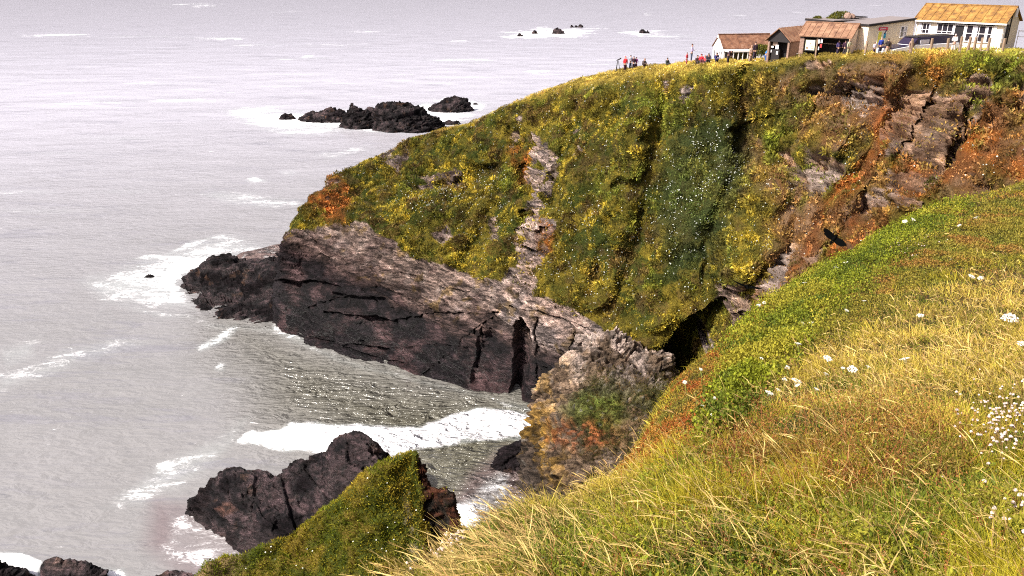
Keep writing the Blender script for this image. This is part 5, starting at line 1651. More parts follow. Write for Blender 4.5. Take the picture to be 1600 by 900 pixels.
boxes('lettering', F2, [(1.42 + .11 * i, 1.50 + .11 * i, -.081, -.076, 1.82, 1.90 + .02 * (i % 2)) for i in range(7)], M_WPAINT, sg)
boxes('yellow_patch', F2, [(1.3, 1.7, -.068, -.061, .62, 1.62)], flat('poster_yellow', (.78, .74, .12), .6, .1), sg)
boxes('blue_patch', F2, [(1.98, 2.28, -.068, -.061, 1.0, 1.45)], flat('poster_cyan', (.02, .30, .48), .6, .1), sg)
polymesh('navy_stripe', [F2.at(1.95, -.073, 1.42), F2.at(2.08, -.073, 1.38), F2.at(2.33, -.073, 1.70), F2.at(2.2, -.073, 1.72), F2.at(1.95, -.069, 1.42), F2.at(2.08, -.069, 1.38), F2.at(2.33, -.069, 1.70), F2.at(2.2, -.069, 1.72)], BOXF, flat('poster_navy', (.02, .02, .12), .6, .1), sg)

# flat roofs behind with the squat stone chimney
a_, b_ = P(1302, 36, 87), P(1372, 36, 89)
F3 = Frame(a_[:2], b_[:2], 37.2)
back = thing('back_building', F3.O, 'flat-roofed pale building with a squat stone chimney behind the brown-roofed shelter', 'building')
h3 = a_[2] - 37.2
boxes('wall', F3, [(0, F3.W, 0, 4, -1.5, h3 - .02)], M_CREAM, back)
boxes('roof', F3, [(-.2, F3.W + .3, -.25, 4.2, h3, h3 + .22)], M_BLACKP, back)
boxes('roof_felt', F3, [(-.15, F3.W + .25, -.2, 4.15, h3 + .223, h3 + .26)], M_FELT, back)
rg = np.random.default_rng(5)
def lump(name, F_, u, d, z, sx_, sy_, sz_, mat, parent, seed=0, rough=.12):
    o_ = bmesh_lump(name, seed, rough, mat)
    o_.parent = parent
    o_.matrix_parent_inverse = Matrix.Translation(parent.location).inverted() if parent else Matrix()
    o_.location = tuple(F_.at(u, d, z)); o_.scale = (sx_, sy_, sz_)
    return o_
import bmesh
def bmesh_lump(name, seed, rough, mat, sub=3):
    bm = bmesh.new(); bmesh.ops.create_icosphere(bm, subdivisions=sub, radius=1)
    co = np.array([v.co[:] for v in bm.verts])
    f1, f2, _ = worley(co + seed * 3.1, .9, seed)
    k = 1 + rough * fbm(co + seed * 7.7, .8, 3, seed) * 2 - rough * (1 - sstep(0, .3, f2 - f1))
    for v, q in zip(bm.verts, k): v.co = v.co * q
    me = bpy.data.meshes.new(name); bm.to_mesh(me); bm.free()
    me.materials.append(mat)
    return link(bpy.data.objects.new(name, me))
lump('chimney', F3, 2.6, 1.0, h3 + .45, .42, .4, .48, M_STONE, back, 3)
lump('chimney', F3, 3.15, 1.0, h3 + .42, .38, .4, .42, M_STONE, back, 4)
for b_ in [(1.9, 3.8, .6, 1.6, h3 + .26, h3 + .36), (3.6, 4.6, .3, 2.2, h3 + .42, h3 + .52)]:
    boxes('chimney_shelf', F3, [b_], M_BLACKP, back)

# stone shelter with the open front
F4 = Frame((27.5, 80.0), (31.2, 77.3), 36.75)
shel = thing('shelter', F4.O, 'open-fronted stone shelter with a brown sheet roof and pale right gable', 'building')
gable(F4, 3.6, 1.75, 2.75, M_ROOFB, M_PINKW, shel, ribs=9, front_open=True)
boxes('lintel', F4, [(0, F4.W, -.02, .18, 1.55, 1.74)], M_BLACKP, shel)
boxes('pier', F4, [(0, .42, -.04, .4, -1.2, 1.55)], M_STONE, shel, .04)
boxes('pier', F4, [(1.55, 1.68, -.02, .12, -1.2, 1.55)], M_WOODP, shel)
boxes('pier', F4, [(F4.W - .3, F4.W - .02, -.03, .3, -1.2, 1.55)], M_BLACKP, shel)
boxes('back_wall', F4, [(.1, F4.W - .1, 1.5, 1.6, -1.2, 1.75)], M_DARKIN, shel)
boxes('rail', F4, [(1.75, 4.0, .45, .5, 1.05, 1.1)], M_WOODP, shel)
bd = thing('information_board', F4.at(.6, .05, .6), 'pale yellow-green information board framed in black, at the left of the shelter front', 'sign')
boxes('frame', F4, [(.5, 1.5, .02, .10, .35, 1.45)], M_BLACKP, bd)
boxes('panel', F4, [(.57, 1.43, .005, .018, .45, 1.36)], flat('board_paper', (.74, .76, .50), .6, .1, 4), bd)
for b_ in [(.65, .85, -.001, .004, .55, .72), (.98, 1.05, -.001, .004, .98, 1.1), (1.1, 1.34, -.001, .004, .6, .66), (1.12, 1.36, -.001, .004, .75, .79)]:
    boxes('drawing', F4, [b_], M_WOODP, bd)
nt_ = thing('notices', F4.at(1.7, .05, .6), 'white and red paper notices pinned beside the shelter opening', 'notice')
for b_ in [(1.72, 1.85, -.03, -.02, 1.1, 1.45), (1.95, 2.12, -.03, -.02, 1.15, 1.48), (1.78, 1.88, -.03, -.02, .5, .8)]:
    boxes('white_paper', F4, [b_], M_WPAINT, nt_)
boxes('red_paper', F4, [(1.93, 2.1, -.03, -.02, .72, 1.05)], flat('notice_red', (.5, .05, .05), .6, .05), nt_)

# dark gabled shed left of it
ea, eb = P(1201, 61, 82.5), P(1235, 62, 80.8)
ez = (ea[2] + eb[2]) / 2
z5 = ez - 2.0
Fs = Frame(ea[:2], eb[:2], z5)
shed = thing('shed', Fs.O, 'dark wooden shed with an open front gable and brown sheet roof, beside the shelter', 'building')
Ws = Fs.W
dl = 4.2
v = [Fs.at(0, 0, -1.5), Fs.at(Ws, 0, -1.5), Fs.at(Ws, dl, -1.5), Fs.at(0, dl, -1.5), Fs.at(0, 0, 2), Fs.at(Ws, 0, 2), Fs.at(Ws, dl, 2), Fs.at(0, dl, 2), Fs.at(Ws / 2, 0, 3.0), Fs.at(Ws / 2, dl, 3.0)]
polymesh('wall', v, [(1, 2, 6, 5), (3, 0, 4, 7), (2, 3, 7, 9, 6)], M_STONE, shed)
polymesh('gable_board', [Fs.at(0, -.03, 1.75), Fs.at(Ws, -.03, 1.75), Fs.at(Ws, -.03, 2), Fs.at(Ws / 2, -.03, 3.0), Fs.at(0, -.03, 2), Fs.at(0, .03, 1.75), Fs.at(Ws, .03, 1.75), Fs.at(Ws, .03, 2), Fs.at(Ws / 2, .03, 3.0), Fs.at(0, .03, 2)],
         [(0, 1, 2, 3, 4), (9, 8, 7, 6, 5), (0, 5, 6, 1), (1, 6, 7, 2), (2, 7, 8, 3), (3, 8, 9, 4), (4, 9, 5, 0)], M_BLACKP, shed)
boxes('inner_wall', Fs, [(.02, Ws - .02, 1.0, 1.1, -1.4, 1.9)], M_DARKIN, shed)
boxes('pier', Fs, [(0, .2, -.05, .25, -1.4, 1.75)], M_STONE, shed, .03)
boxes('pier', Fs, [(Ws - .22, Ws, -.05, .25, -1.4, 1.75)], M_STONE, shed, .03)
boxes('counter', Fs, [(.25, 1.15, .3, .8, -1.2, 1.0)], M_BLACKP, shed)
v, fs = [], []
for s_, (u0, u1) in enumerate(((-.25, Ws / 2), (Ws + .25, Ws / 2))):
    zl = 2 - .25 * (1.0 / (Ws / 2))
    k = len(v)
    q = [Fs.at(u0, -.3, zl), Fs.at(u0, dl + .1, zl), Fs.at(u1, dl + .1, 3.0), Fs.at(u1, -.3, 3.0)]
    v += q + [p_ + [0, 0, .09] for p_ in q]
    fs += [tuple(i + k for i in f_) for f_ in (BOXF if s_ else [f_[::-1] for f_ in BOXF])]
polymesh('roof', v, fs, M_ROOFB, shed)
v, fs = [], []
for i in range(9):
    d_ = -.25 + (dl + .3) * i / 8
    k = len(v)
    zl = 2 - .25 / (Ws / 2)
    q = [Fs.at(Ws + .26, d_, zl + .085), Fs.at(Ws + .26, d_ + .05, zl + .085), Fs.at(Ws / 2, d_ + .05, 3.085), Fs.at(Ws / 2, d_, 3.085)]
    v += q + [p_ + [0, 0, .05] for p_ in q]
    fs += [tuple(j + k for j in f_) for f_ in BOXF]
polymesh('roof_battens', v, fs, M_ROOFR, shed)
pp = thing('notices', Fs.at(.6, .2, 1.2), 'cluster of white papers and a picture on the front of the dark shed', 'notice')
for b_ in [(.28, .5, .22, .24, 1.15, 1.32), (.72, 1.05, .22, .24, 1.05, 1.45), (.22, .34, .22, .24, .7, .95), (.85, 1.05, .22, .24, .55, .85)]:
    boxes('paper', Fs, [b_], M_WPAINT, pp)
boxes('picture', Fs, [(.38, .9, .26, .28, 1.38, 1.72)], flat('picture_tan', (.42, .30, .22), .6, .2), pp)

# gift shop with the white verandah
ga, gb = P(1131, 76, 98), P(1212, 80, 98)
F6 = Frame(ga[:2], (gb[0], gb[1] + 1.0), ga[2] - 2.1)
shop = thing('shop', F6.O, 'white-gabled shop with a rusty slate roof and a white verandah, beyond the shed', 'building')
gable(F6, 3.2, 2.1, 3.45, M_ROOFR, M_WPAINT, shop, ribs=3, over=.12)
boxes('verandah_roof', F6, [(-.1, 2.9, -1.7, -.02, 1.85, 2.02)], M_WPAINT, shop)
for u in (-.05, .55, 1.15, 1.7, 2.3, 2.8):
    boxes('verandah_post', F6, [(u - .04, u + .04, -1.65, -1.57, -1.4, 1.85)], M_WPAINT, shop)
boxes('verandah_glass', F6, [(0, 2.75, -.5, -.45, .0, 1.8)], M_GLASS, shop)
FG6 = Frame(F6.at(0, 3.2, 0)[:2], F6.at(0, 0, 0)[:2], F6.O[2])
for u in (.5, 1.2, 1.9, 2.5):
    window(FG6, u, u + .35, .7, 1.7, 1, [], shop)
boxes('bargeboard', FG6, [(1.45, 1.75, -.2, -.1, 3.2, 3.45)], M_WPAINT, shop)

# bushes behind the shelter
def bush(px, py, Y, wpx, hpx, label, seed):
    c_ = P(px, py, Y)
    s_ = Y / FOC
    rg = np.random.default_rng(seed)
    root = thing('bush', (c_[0], c_[1], c_[2] - .3), label, 'bush', 'bushes behind the shelter')
    n = 2600
    th, zz = rg.uniform(0, 2 * math.pi, n), rg.uniform(0, 1, n)
    rr = np.sqrt(1 - zz ** 1.6) * rg.uniform(.55, 1.0, n) ** .4
    lump_ = 1 + .25 * np.sin(th * 5 + seed) * zz
    p_ = np.stack([rr * np.cos(th) * wpx * s_ * .5 * lump_, rr * np.sin(th) * wpx * s_ * .4, zz * hpx * s_ * (.75 + .3 * np.sin(th * 3 + 1) * rr + .12 * rg.random(n)) + .3], -1)
    cc = np.tile(C(.07, .075, .012), (n, 1)) * rg.uniform(.4, 1.6, n)[:, None] + C(.16, .13, .01) * (rg.random(n) < .3)[:, None] * zz[:, None]
    h = Heap(); h.add(leaves(p_, unit(rg.normal(size=(n, 3)) * .4 + UP), rg.uniform(.12, .28, n), rg.uniform(.05, .1, n), cc))
    h.build('foliage', M_TUFT, root)
    tubemesh('stem', [(0, 0, -1.2), (.05, 0, 0), (.1, 0, hpx * s_ * .5)], [.09, .07, .03], M_WOODP, root)
bush(1313, 36, 90, 48, 17, 'big rounded dark bush behind the shelter roof', 11)
bush(1276, 36, 90, 17, 9, 'smaller bush showing at the left end of the shelter ridge', 12)
bush(1188, 88, 92, 34, 18, 'yellowish bush between the shop and the dark shed', 13)

# boundary posts and boulders along the edge
for i, (px, top, base, lb) in enumerate([(1354, 64, 76, 'short wooden post in front of the gap between shelter and cream building'), (1392, 64, 78, 'wooden post just right of the couple, left of the parked vehicle'), (1427, 61, 77, 'wooden post in front of the bonnet of the vehicle'),
        (1458, 60, 77, 'wooden post in front of the middle of the vehicle'), (1484, 60, 75, 'wooden post at the rear end of the vehicle'), (1504, 57, 73, 'pale wooden post in front of the cafe door'),
        (1516, 58, 74, 'wooden post just right of the cafe door'), (1526, 58, 74, 'wooden post below the left panes of the wide cafe window'), (1536, 59, 74, 'wooden post below the middle of the wide cafe window'),
        (1547, 59, 75, 'thick wooden post below the right panes of the wide cafe window'), (1571, 60, 75, 'leaning wooden post by the right corner of the cafe')]):
    Ye = float(np.interp(px, [1338, 1420, 1515, 1635], [75, 71.2, 67.8, 64.5])) + 1.6
    t0_ = P(px, top, Ye)
    g_ = ground_z(t0_[0], t0_[1])
    Hh = max(t0_[2] - g_, .6) + .3
    me_o = boxes('fence_post', Frame((0, 0), (1, 0), 0), [(-.085, .085, -.085, .085, 0, Hh)], M_WOODP, None, .02)
    me_o.location = (t0_[0], t0_[1], g_ - .3)
    me_o.rotation_euler = (random.uniform(-.03, .03), random.uniform(-.04, .08), random.uniform(0, 1))
    props(me_o, lb, 'post', 'fence posts along the cliff edge')
for i, (px, py, w_, lb) in enumerate([(1541, 72, 16, 'squat pinkish boulder among the posts below the cafe'), (1560, 72, 15, 'long pale boulder left of the leaning post'), (1584, 74, 12, 'pale pointed boulder near the right edge behind the grass brow'),
                                      (1597, 76, 11, 'boulder cut by the right edge on the grass brow'), (1476, 75, 16, 'flat grey boulder below the rear of the vehicle')]):
    Ye = float(np.interp(px, [1338, 1420, 1515, 1635], [75, 71.2, 67.8, 64.5])) + 2.2
    q = P(px, py, Ye)
    o_ = bmesh_lump('boulder', 20 + i, .16, M_FLAG)
    s_ = w_ / FOC * Ye * .5
    o_.location = (q[0], q[1], ground_z(q[0], q[1]) + s_ * .12)
    o_.scale = (s_, s_ * .8, s_ * .62)
    o_.rotation_euler = (0, 0, i)
    props(o_, lb, 'boulder', 'boulders along the cliff edge')
# white handrail at the far right
ra = P(1592, 47, 79); rb = P(1640, 52, 77)
FR = Frame(ra[:2], rb[:2], ra[2] - 1.6)
rl = thing('handrail', FR.O, 'pale metal handrail at the right end of the cafe', 'railing')
for b_ in [(0, FR.W, -.03, .03, 1.5, 1.58), (0, FR.W, -.02, .02, 1.0, 1.05)]:
    boxes('rail', FR, [b_], M_WPAINT, rl)
for u in (0.05, 1.0, 2.0):
    boxes('upright', FR, [(u - .03, u + .03, -.05, -.031, -.6, 1.5)], M_WPAINT, rl)

# the long white vehicle with dark windows
def vehicle():
    a, b = P(1395, 74, 73.6), P(1500, 66, 77.0)
    Fv = Frame(a[:2], b[:2], 0)
    zg = max(ground_z(*Fv.at(1, .5, 0)[:2]), ground_z(*Fv.at(4, .5, 0)[:2])) - .40
    Fv.O[2] = zg
    L_ = Fv.W
    root = thing('parked_vehicle', Fv.O, 'long white vehicle with dark purple windows parked nose-left before the cafe', 'vehicle')
    M_CARW = flat('vehicle_white', (.82, .80, .82), .3, .03, 1, spec=.5)
    M_CARP = flat('vehicle_dark_panel', (.022, .015, .035), .2, .2, 1, spec=.6)
    M_TYRE = flat('tyre', (.02, .02, .02), .9, .2)
    def prof(name, pts, w0, w1, mat, zsplit=None):
        v, f = [], []
        n = len(pts)
        for d_ in (w0, w1):
            for (u, z) in pts:
                k = .12 * max(0, (z - .95)) / .8
                v.append(Fv.at(u * L_, d_ + (k if d_ == w0 else -k), z))
        f.append(tuple(range(n))); f.append(tuple(range(2 * n - 1, n - 1, -1)))
        for i in range(n):
            f.append((i, i + n, (i + 1) % n + n, (i + 1) % n))
        return polymesh(name, v, f, mat, root, .03)
    prof('body', [(.0, .35), (.0, .72), (.03, .86), (.20, 1.0), (.29, 1.04), (.30, 1.12), (.99, 1.12), (1.0, .9), (1.0, .35), (.9, .3), (.88, .55), (.82, .68), (.76, .55), (.74, .3), (.24, .3), (.22, .55), (.16, .68), (.10, .55), (.08, .3)], -.0, 1.8, M_CARW)
    prof('bonnet', [(.01, .865), (.20, 1.01), (.28, 1.05), (.27, 1.09), (.19, 1.06), (.02, .93)], .03, 1.77, M_CARP)
    prof('cabin', [(.29, 1.125), (.36, 1.66), (.40, 1.72), (.95, 1.72), (.985, 1.66), (.99, 1.125)], .02, 1.78, M_CARP)
    prof('roof', [(.355, 1.70), (.37, 1.78), (.95, 1.80), (.975, 1.74), (.97, 1.70)], .06, 1.74, M_BLACKP)
    for b_ in [(L_ * .34, L_ * .355, .0, .03, 1.12, 1.6), (L_ * .56, L_ * .575, .0, .03, 1.12, 1.66)]:
        boxes('door_pillar', Fv, [b_], M_CARP, root)
    boxes('window', Fv, [(L_ * .40, L_ * .53, .035, .07, 1.18, 1.52)], M_CURT, root)
    boxes('mirror', Fv, [(L_ * .27, L_ * .30, -.22, .0, 1.08, 1.30)], M_CARP, root, .02)
    for u in (.16, .82):
        for d_ in (0.02, 1.6):
            c_ = Fv.at(u * L_, d_, .34)
            vs, fs = [], []
            for dd in (0, .2):
                for k in range(20):
                    th = 2 * math.pi * k / 20
                    vs.append(c_ + Fv.u * math.cos(th) * .34 + np.array([0, 0, math.sin(th) * .34]) + Fv.d * dd)
            fs = [tuple(range(20)), tuple(range(39, 19, -1))] + [(k, k + 20, (k + 1) % 20 + 20, (k + 1) % 20) for k in range(20)]
            polymesh('wheel', vs, fs, M_TYRE, root)
    boxes('headlight', Fv, [(-.02, .05, .15, .5, .66, .80)], M_WPAINT, root)
vehicle()

# ------------------------------------------------------------------ people
M_SKIN = flat('skin', (.50, .28, .20), .6, .05, 4)
_mats = {}
def cloth(rgb):
    k = tuple(rgb)
    if k not in _mats: _mats[k] = flat('cloth', rgb, .9, .15, 12)
    return _mats[k]


def skinned(name, verts, edges, radii, mat, parent, sub=1):
    me = bpy.data.meshes.new(name)
    me.from_pydata(verts, edges, [])
    o = link(bpy.data.objects.new(name, me))
    sk_ = o.modifiers.new('skin', 'SKIN'); sk_.use_smooth_shade = True
    for i, r_ in enumerate(radii):
        me.skin_vertices[0].data[i].radius = r_ if isinstance(r_, tuple) else (r_, r_)
    me.skin_vertices[0].data[0].use_root = True
    s_ = o.modifiers.new('sub', 'SUBSURF'); s_.levels = sub; s_.render_levels = sub
    dg = bpy.context.evaluated_depsgraph_get()
    me2 = bpy.data.meshes.new_from_object(o.evaluated_get(dg))
    bpy.data.objects.remove(o); bpy.data.meshes.remove(me)
    me2.name = name
    me2.materials.clear(); me2.materials.append(mat)
    return link(bpy.data.objects.new(name, me2), parent)


POSES = {   # hip, knee L/R, foot L/R, chest, neck, head, elbow L/R, hand L/R (heights as parts of standing height)
    'stand': dict(hip=(0, 0, .51), kl=(-.055, -.01, .27), kr=(.055, .0, .27), fl=(-.06, 0, .03), fr=(.06, .01, .03), ch=(0, 0, .73), nk=(0, 0, .84), hd=(0, -.01, .925), el=(-.135, .0, .64), er=(.135, 0, .64), hl=(-.13, -.05, .50), hr=(.14, -.04, .50)),
    'arms': dict(hip=(0, 0, .51), kl=(-.055, -.01, .27), kr=(.055, .0, .27), fl=(-.07, 0, .03), fr=(.07, .01, .03), ch=(0, 0, .73), nk=(0, 0, .84), hd=(0, -.02, .925), el=(-.13, -.04, .63), er=(.13, -.04, .63), hl=(-.04, -.15, .64), hr=(.05, -.15, .62)),
    'reach': dict(hip=(0, 0, .51), kl=(-.055, -.01, .27), kr=(.055, .0, .27), fl=(-.07, 0, .03), fr=(.07, .01, .03), ch=(0, 0, .73), nk=(0, 0, .84), hd=(0, -.01, .925), el=(-.13, .0, .64), er=(.18, -.02, .68), hl=(-.13, -.05, .50), hr=(.30, -.06, .62)),
    'sit': dict(hip=(0, .05, .07), kl=(-.07, -.16, .22), kr=(.07, -.16, .22), fl=(-.06, -.26, .03), fr=(.06, -.26, .03), ch=(0, .03, .28), nk=(0, .02, .38), hd=(0, 0, .46), el=(-.13, -.02, .20), er=(.13, -.02, .20), hl=(-.06, -.14, .20), hr=(.06, -.14, .20)),
    'crouch': dict(hip=(0, .06, .14), kl=(-.07, -.12, .25), kr=(.07, -.12, .25), fl=(-.06, -.02, .03), fr=(.06, -.02, .03), ch=(0, -.01, .34), nk=(0, -.05, .43), hd=(0, -.07, .51), el=(-.13, -.10, .28), er=(.13, -.10, .28), hl=(-.08, -.20, .24), hr=(.08, -.20, .24)),
    'bend': dict(hip=(0, .06, .50), kl=(-.055, .0, .27), kr=(.055, .01, .27), fl=(-.06, 0, .03), fr=(.06, .01, .03), ch=(0, -.10, .65), nk=(0, -.19, .70), hd=(0, -.26, .72), el=(-.12, -.16, .52), er=(.12, -.16, .52), hl=(-.06, -.22, .42), hr=(.06, -.22, .42)),
}
TOPZ = {'stand': .99, 'arms': .99, 'reach': .99, 'sit': .53, 'crouch': .58, 'bend': .80}


def person(px, ptop, pfoot, Y, pose, face, top, legs, hair, label, group=None, slim=1.0, skirt=False):
    f_ = P(px, pfoot, Y)
    gz = ground_z(f_[0], f_[1]) + .03
    tz = P(px, ptop, Y)[2]
    H = (tz - gz) / TOPZ[pose]
    if label.find('child') < 0: H = min(max(H, 1.5), 1.9)
    else: H = min(max(H, .9), 1.3)
    root = thing('person', (f_[0], f_[1], tz - H * TOPZ[pose]), label, 'person', group)
    root.rotation_euler = (0, 0, face)
    J = {k: tuple(c_ * H for c_ in v) for k, v in POSES[pose].items()}
    mid_ = lambda a, b, t=.5: tuple(a[i] * (1 - t) + b[i] * t for i in range(3))
    sl_, sr_ = (J['ch'][0] - .095 * H, J['ch'][1], J['ch'][2] + .065 * H), (J['ch'][0] + .095 * H, J['ch'][1], J['ch'][2] + .065 * H)
    h_ = H * slim
    V = [J['hip'], mid_(J['hip'], J['ch']), J['ch'], J['nk'], mid_(J['nk'], J['hd'], .6), (J['hd'][0], J['hd'][1], J['hd'][2] + .02 * H), J['kl'], J['fl'], J['kr'], J['fr'], sl_, J['el'], J['hl'], sr_, J['er'], J['hr'],
         (J['fl'][0], J['fl'][1] - .07 * H, .018 * H), (J['fr'][0], J['fr'][1] - .07 * H, .018 * H)]
    E = [(0, 1), (1, 2), (2, 3), (3, 4), (4, 5), (0, 6), (6, 7), (0, 8), (8, 9), (2, 10), (10, 11), (11, 12), (2, 13), (13, 14), (14, 15), (7, 16), (9, 17)]
    R_ = [.065 * h_, .060 * h_, .068 * h_, .032 * H, .050 * H, .048 * H, .034 * h_, .022 * H, .034 * h_, .022 * H, .034 * h_, .024 * H, .018 * H, .034 * h_, .024 * H, .018 * H, .018 * H, .018 * H]
    skinned('body', V, E, R_, M_SKIN, root)
    skinned('shirt', [J['hip'], V[1], V[2], (J['nk'][0], J['nk'][1], J['nk'][2] - .02 * H), sl_, J['el'], mid_(J['el'], J['hl'], .8), sr_, J['er'], mid_(J['er'], J['hr'], .8)],
            [(0, 1), (1, 2), (2, 3), (2, 4), (4, 5), (5, 6), (2, 7), (7, 8), (8, 9)], [.083 * h_, .076 * h_, .084 * h_, .045 * H, .048 * h_, .036 * H, .030 * H, .048 * h_, .036 * H, .030 * H], cloth(top), root)
    ak = mid_(J['kl'], J['fl'], .85), mid_(J['kr'], J['fr'], .85)
    skinned('skirt' if skirt else 'trousers', [(J['hip'][0], J['hip'][1], J['hip'][2] + .02 * H), J['kl'], ak[0], J['kr'], ak[1]], [(0, 1), (1, 2), (0, 3), (3, 4)], [.080 * h_, .050 * h_, .036 * H, .050 * h_, .036 * H], cloth(legs), root)
    hm = bmesh_lump('hair', 1, .05, cloth(hair), 2)
    hm.parent = root
    hm.location = (J['hd'][0], J['hd'][1] + .014 * H, J['hd'][2] + .022 * H)
    hm.scale = (.052 * H, .055 * H, .056 * H)
    return root


VG, SG, CG_ = 'visitors at the far end of the clifftop', 'visitors sitting on the clifftop grass', 'visitors by the buildings'
DK_ = (.03, .022, .03)
person(977, 88, 102, 101, 'stand', .2, (.62, .03, .04), (.05, .02, .04), (.50, .05, .04), 'person in a long bright red coat, leftmost of the watching group', VG, 1.35)
person(985, 86, 101, 101.5, 'arms', .3, (.35, .36, .42), (.05, .09, .20), (.06, .04, .03), 'person in a pale grey top and blue trousers behind the red coat', VG)
person(990, 88, 101, 100.8, 'stand', 0, (.04, .015, .03), (.03, .02, .03), (.05, .03, .03), 'person all in black in the watching group', VG, 1.2)
person(994, 89, 100.5, 101, 'stand', -.3, (.16, .03, .14), (.06, .02, .06), (.04, .02, .03), 'person in a purple jacket at the right of the watching group', VG)
person(1006, 91, 100, 100, 'crouch', .8, (.07, .05, .05), (.03, .02, .02), (.25, .14, .09), 'crouching person in brown alone right of the watching group', VG, 1.2)
person(1043, 90, 97, 97, 'sit', .5, (.05, .06, .05), (.03, .03, .03), (.04, .03, .03), 'dark seated person alone between the two groups', VG)
person(1073, 82, 93.5, 91, 'stand', .8, (.62, .08, .10), (.45, .10, .10), (.10, .05, .03), 'small child in red beside the tall woman', VG, 1.1)
person(1080, 68.5, 93, 90.5, 'arms', 1.2, (.42, .36, .55), (.05, .06, .10), (.07, .03, .02), 'tall standing woman with dark hair, lilac top and dark trousers on the brow', VG, .9)
person(1090, 86, 92, 90, 'sit', .2, (.06, .03, .03), (.04, .03, .03), (.05, .03, .02), 'dark-haired seated person left of the one in red', SG)
person(1096, 84, 92, 90, 'sit', 0, (.65, .03, .05), (.10, .03, .04), (.16, .03, .03), 'seated person in a bright red jacket', SG, 1.3)
person(1102, 86.5, 92, 91, 'sit', -.4, (.50, .10, .10), (.10, .05, .05), (.3, .12, .08), 'small person in faded red at the right of the bright red jacket', SG)
person(1107, 83, 92, 90, 'crouch', -.2, (.03, .03, .04), (.03, .03, .04), (.03, .02, .02), 'hunched person in black left of the white gable', SG, 1.3)
person(1119, 82, 92.5, 89.5, 'crouch', .4, (.03, .03, .12), (.03, .03, .09), (.03, .02, .03), 'crouching person in navy in front of the white gable', SG)
person(1138, 78, 91, 90, 'bend', .6, (.06, .03, .04), (.04, .03, .04), (.04, .02, .02), 'person in dark clothes bending in front of the verandah', SG)
person(1179, 65, 87, 88, 'stand', .3, (.035, .02, .03), (.03, .02, .04), (.04, .02, .02), 'tall person in black standing before the shop roof', CG_, 1.15)
person(1173, 71, 87, 88.5, 'arms', .3, (.42, .28, .22), (.35, .25, .2), (.35, .22, .16), 'person in beige beside the tall person in black', CG_, 1.2)
person(1197, 76, 89, 84.5, 'bend', 1.4, (.03, .16, .42), (.04, .10, .28), (.05, .10, .10), 'stooping person in a bright blue coat by the dark shed', CG_, 1.2)
person(1310, 62, 76, 78.2, 'stand', .2, (.07, .05, .14), (.04, .03, .06), (.05, .03, .03), 'person in dark violet inside the shelter opening', CG_, 1.2)
person(1320, 62, 76, 77.6, 'stand', -.2, (.05, .02, .04), (.05, .04, .05), (.05, .03, .02), 'slim dark figure in the middle of the shelter opening', CG_, .9)
person(1326, 61, 76, 76.8, 'reach', .5, (.45, .42, .28), (.30, .26, .16), (.35, .25, .16), 'person in a pale jacket at the right of the shelter opening', CG_)
person(1366, 65.5, 78, 74.5, 'stand', .2, (.55, .50, .58), (.05, .03, .06), (.06, .03, .03), 'small dark-haired child in white next to the man in blue', CG_)
person(1375, 58, 78, 74.2, 'stand', .1, (.02, .04, .26), (.03, .03, .06), (.25, .20, .18), 'stout man in a royal blue shirt under the poster', CG_, 1.3)
person(1386, 60, 78, 73.8, 'reach', 3.3, (.04, .03, .03), (.45, .32, .22), (.08, .04, .03), 'woman in a black top and pale skirt right of the man in blue', CG_, 1.1, True)
person(1423, 60, 77, 72.6, 'stand', .2, (.30, .20, .16), (.22, .14, .11), (.30, .20, .16), 'person in brown standing at the bonnet of the vehicle', CG_)
person(1490, 53, 73, 71.8, 'arms', -.6, (.66, .60, .58), (.62, .56, .52), (.60, .45, .40), 'man in a white shirt behind the rear of the vehicle', CG_, 1.3)
person(1513, 57, 73, 71.0, 'arms', .6, (.60, .55, .50), (.40, .30, .24), (.35, .26, .22), 'person in cream clothes just right of the cafe door', CG_)

# spotting scope on its tripod
q = P(965.5, 93, 101.5)
gz = ground_z(q[0], q[1])
sc_ = thing('spotting_scope', (q[0], q[1], gz), 'dark spotting scope on a tripod left of the person in red', 'telescope')
hh = max(q[2] - gz, .9)
for a in (0, 2.1, 4.2):
    tubemesh('leg', [(.38 * math.cos(a), .38 * math.sin(a), 0), (.05 * math.cos(a), .05 * math.sin(a), hh - .12)], [.03, .03], M_BLACKP, sc_)
tubemesh('tube', [(-.18, 0, hh - .10), (.1, 0, hh), (.38, 0, hh + .15)], [.05, .07, .085], M_BLACKP, sc_, 8)

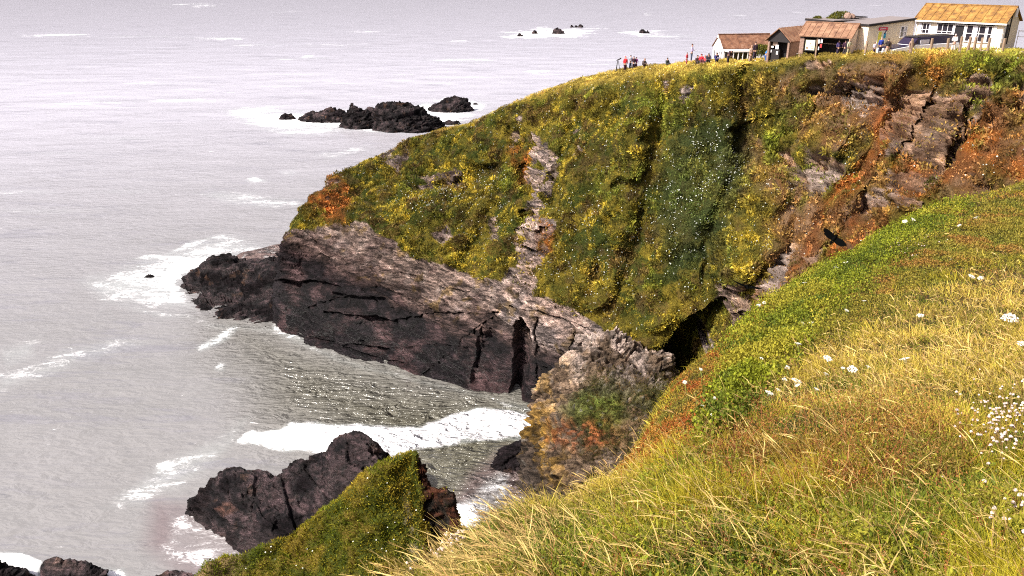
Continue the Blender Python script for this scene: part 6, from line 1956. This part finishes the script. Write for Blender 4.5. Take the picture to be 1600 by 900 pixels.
# two black birds gliding over the gully
M_BIRD = flat('black_plumage', (.003, .003, .003), .9, .2, 20, spec=0.0)
def bird(px, py, Y, fwd, wing, lift, span, label, sweep=.1):
    o_ = P(px, py, Y)
    f_ = np.array(fwd, float); f_ /= np.linalg.norm(f_)
    w_ = np.array(wing, float); w_ -= f_ * (w_ @ f_); w_ /= np.linalg.norm(w_)
    u_ = np.cross(w_, f_)
    L_ = span * .5
    root = thing('bird', o_, label, 'bird', 'black birds gliding below the cliff')
    pts = [(-.36, .012), (-.26, .03), (-.1, .062), (.06, .07), (.17, .05), (.22, .038), (.27, .040), (.31, .026), (.37, .006)]
    body = tubemesh('body', [tuple(f_ * a * L_ * 1.15) for a, r in pts], [r * L_ * 1.9 for a, r in pts], M_BIRD, root, 12)
    def slab(name, outline, th=.012):
        v, n = [], len(outline)
        for s_ in (1, -1):
            for (a, b, c_) in outline:
                v.append(f_ * a * L_ + w_ * b * L_ + u_ * (c_ * L_ + s_ * th * L_))
        f = [tuple(range(n)), tuple(range(2 * n - 1, n - 1, -1))] + [(i, i + n, (i + 1) % n + n, (i + 1) % n) for i in range(n)]
        o2 = polymesh(name, v, f, M_BIRD, None)
        o2.parent = root
        return o2
    for s_ in (1, -1):
        Lf = lift[0] if s_ > 0 else lift[1]
        W_ = [(.20, .05), (.30, .35), (.27, .62), (.16, .86), (.06, 1.0), (.02, .92), (-.05, .97), (-.08, .87), (-.16, .90), (-.20, .78), (-.30, .74), (-.33, .5), (-.29, .25), (-.20, .05)]
        slab('wing', [(a, s_ * b, Lf * b * (1 + .2 * b)) for a, b in W_])
    slab('tail', [(-.30, -.04, 0), (-.30, .04, 0), (-.45, .13, -.02), (-.48, .06, -.02), (-.49, 0, -.02), (-.48, -.06, -.02), (-.45, -.13, -.02)])
XR, YU, ZB = np.array([1, 0, 0]), np.array([0, ST, CT]), np.array([0, -CT, ST])      # sideways, up and towards the observer
bird(1303, 373, 24, XR * .65 + YU * .62 - ZB * .4, XR * 1.0 - YU * .32 + ZB * .1, (.10, .22), .88, 'larger black bird gliding with broad wings in front of the orange soil')
bird(1167, 448, 30, XR * .1 + YU * .25 - ZB * 1.0, XR * 1.0 - YU * .22, (.10, .16), 1.2, 'black bird seen edge-on, gliding lower down by the layered rock')
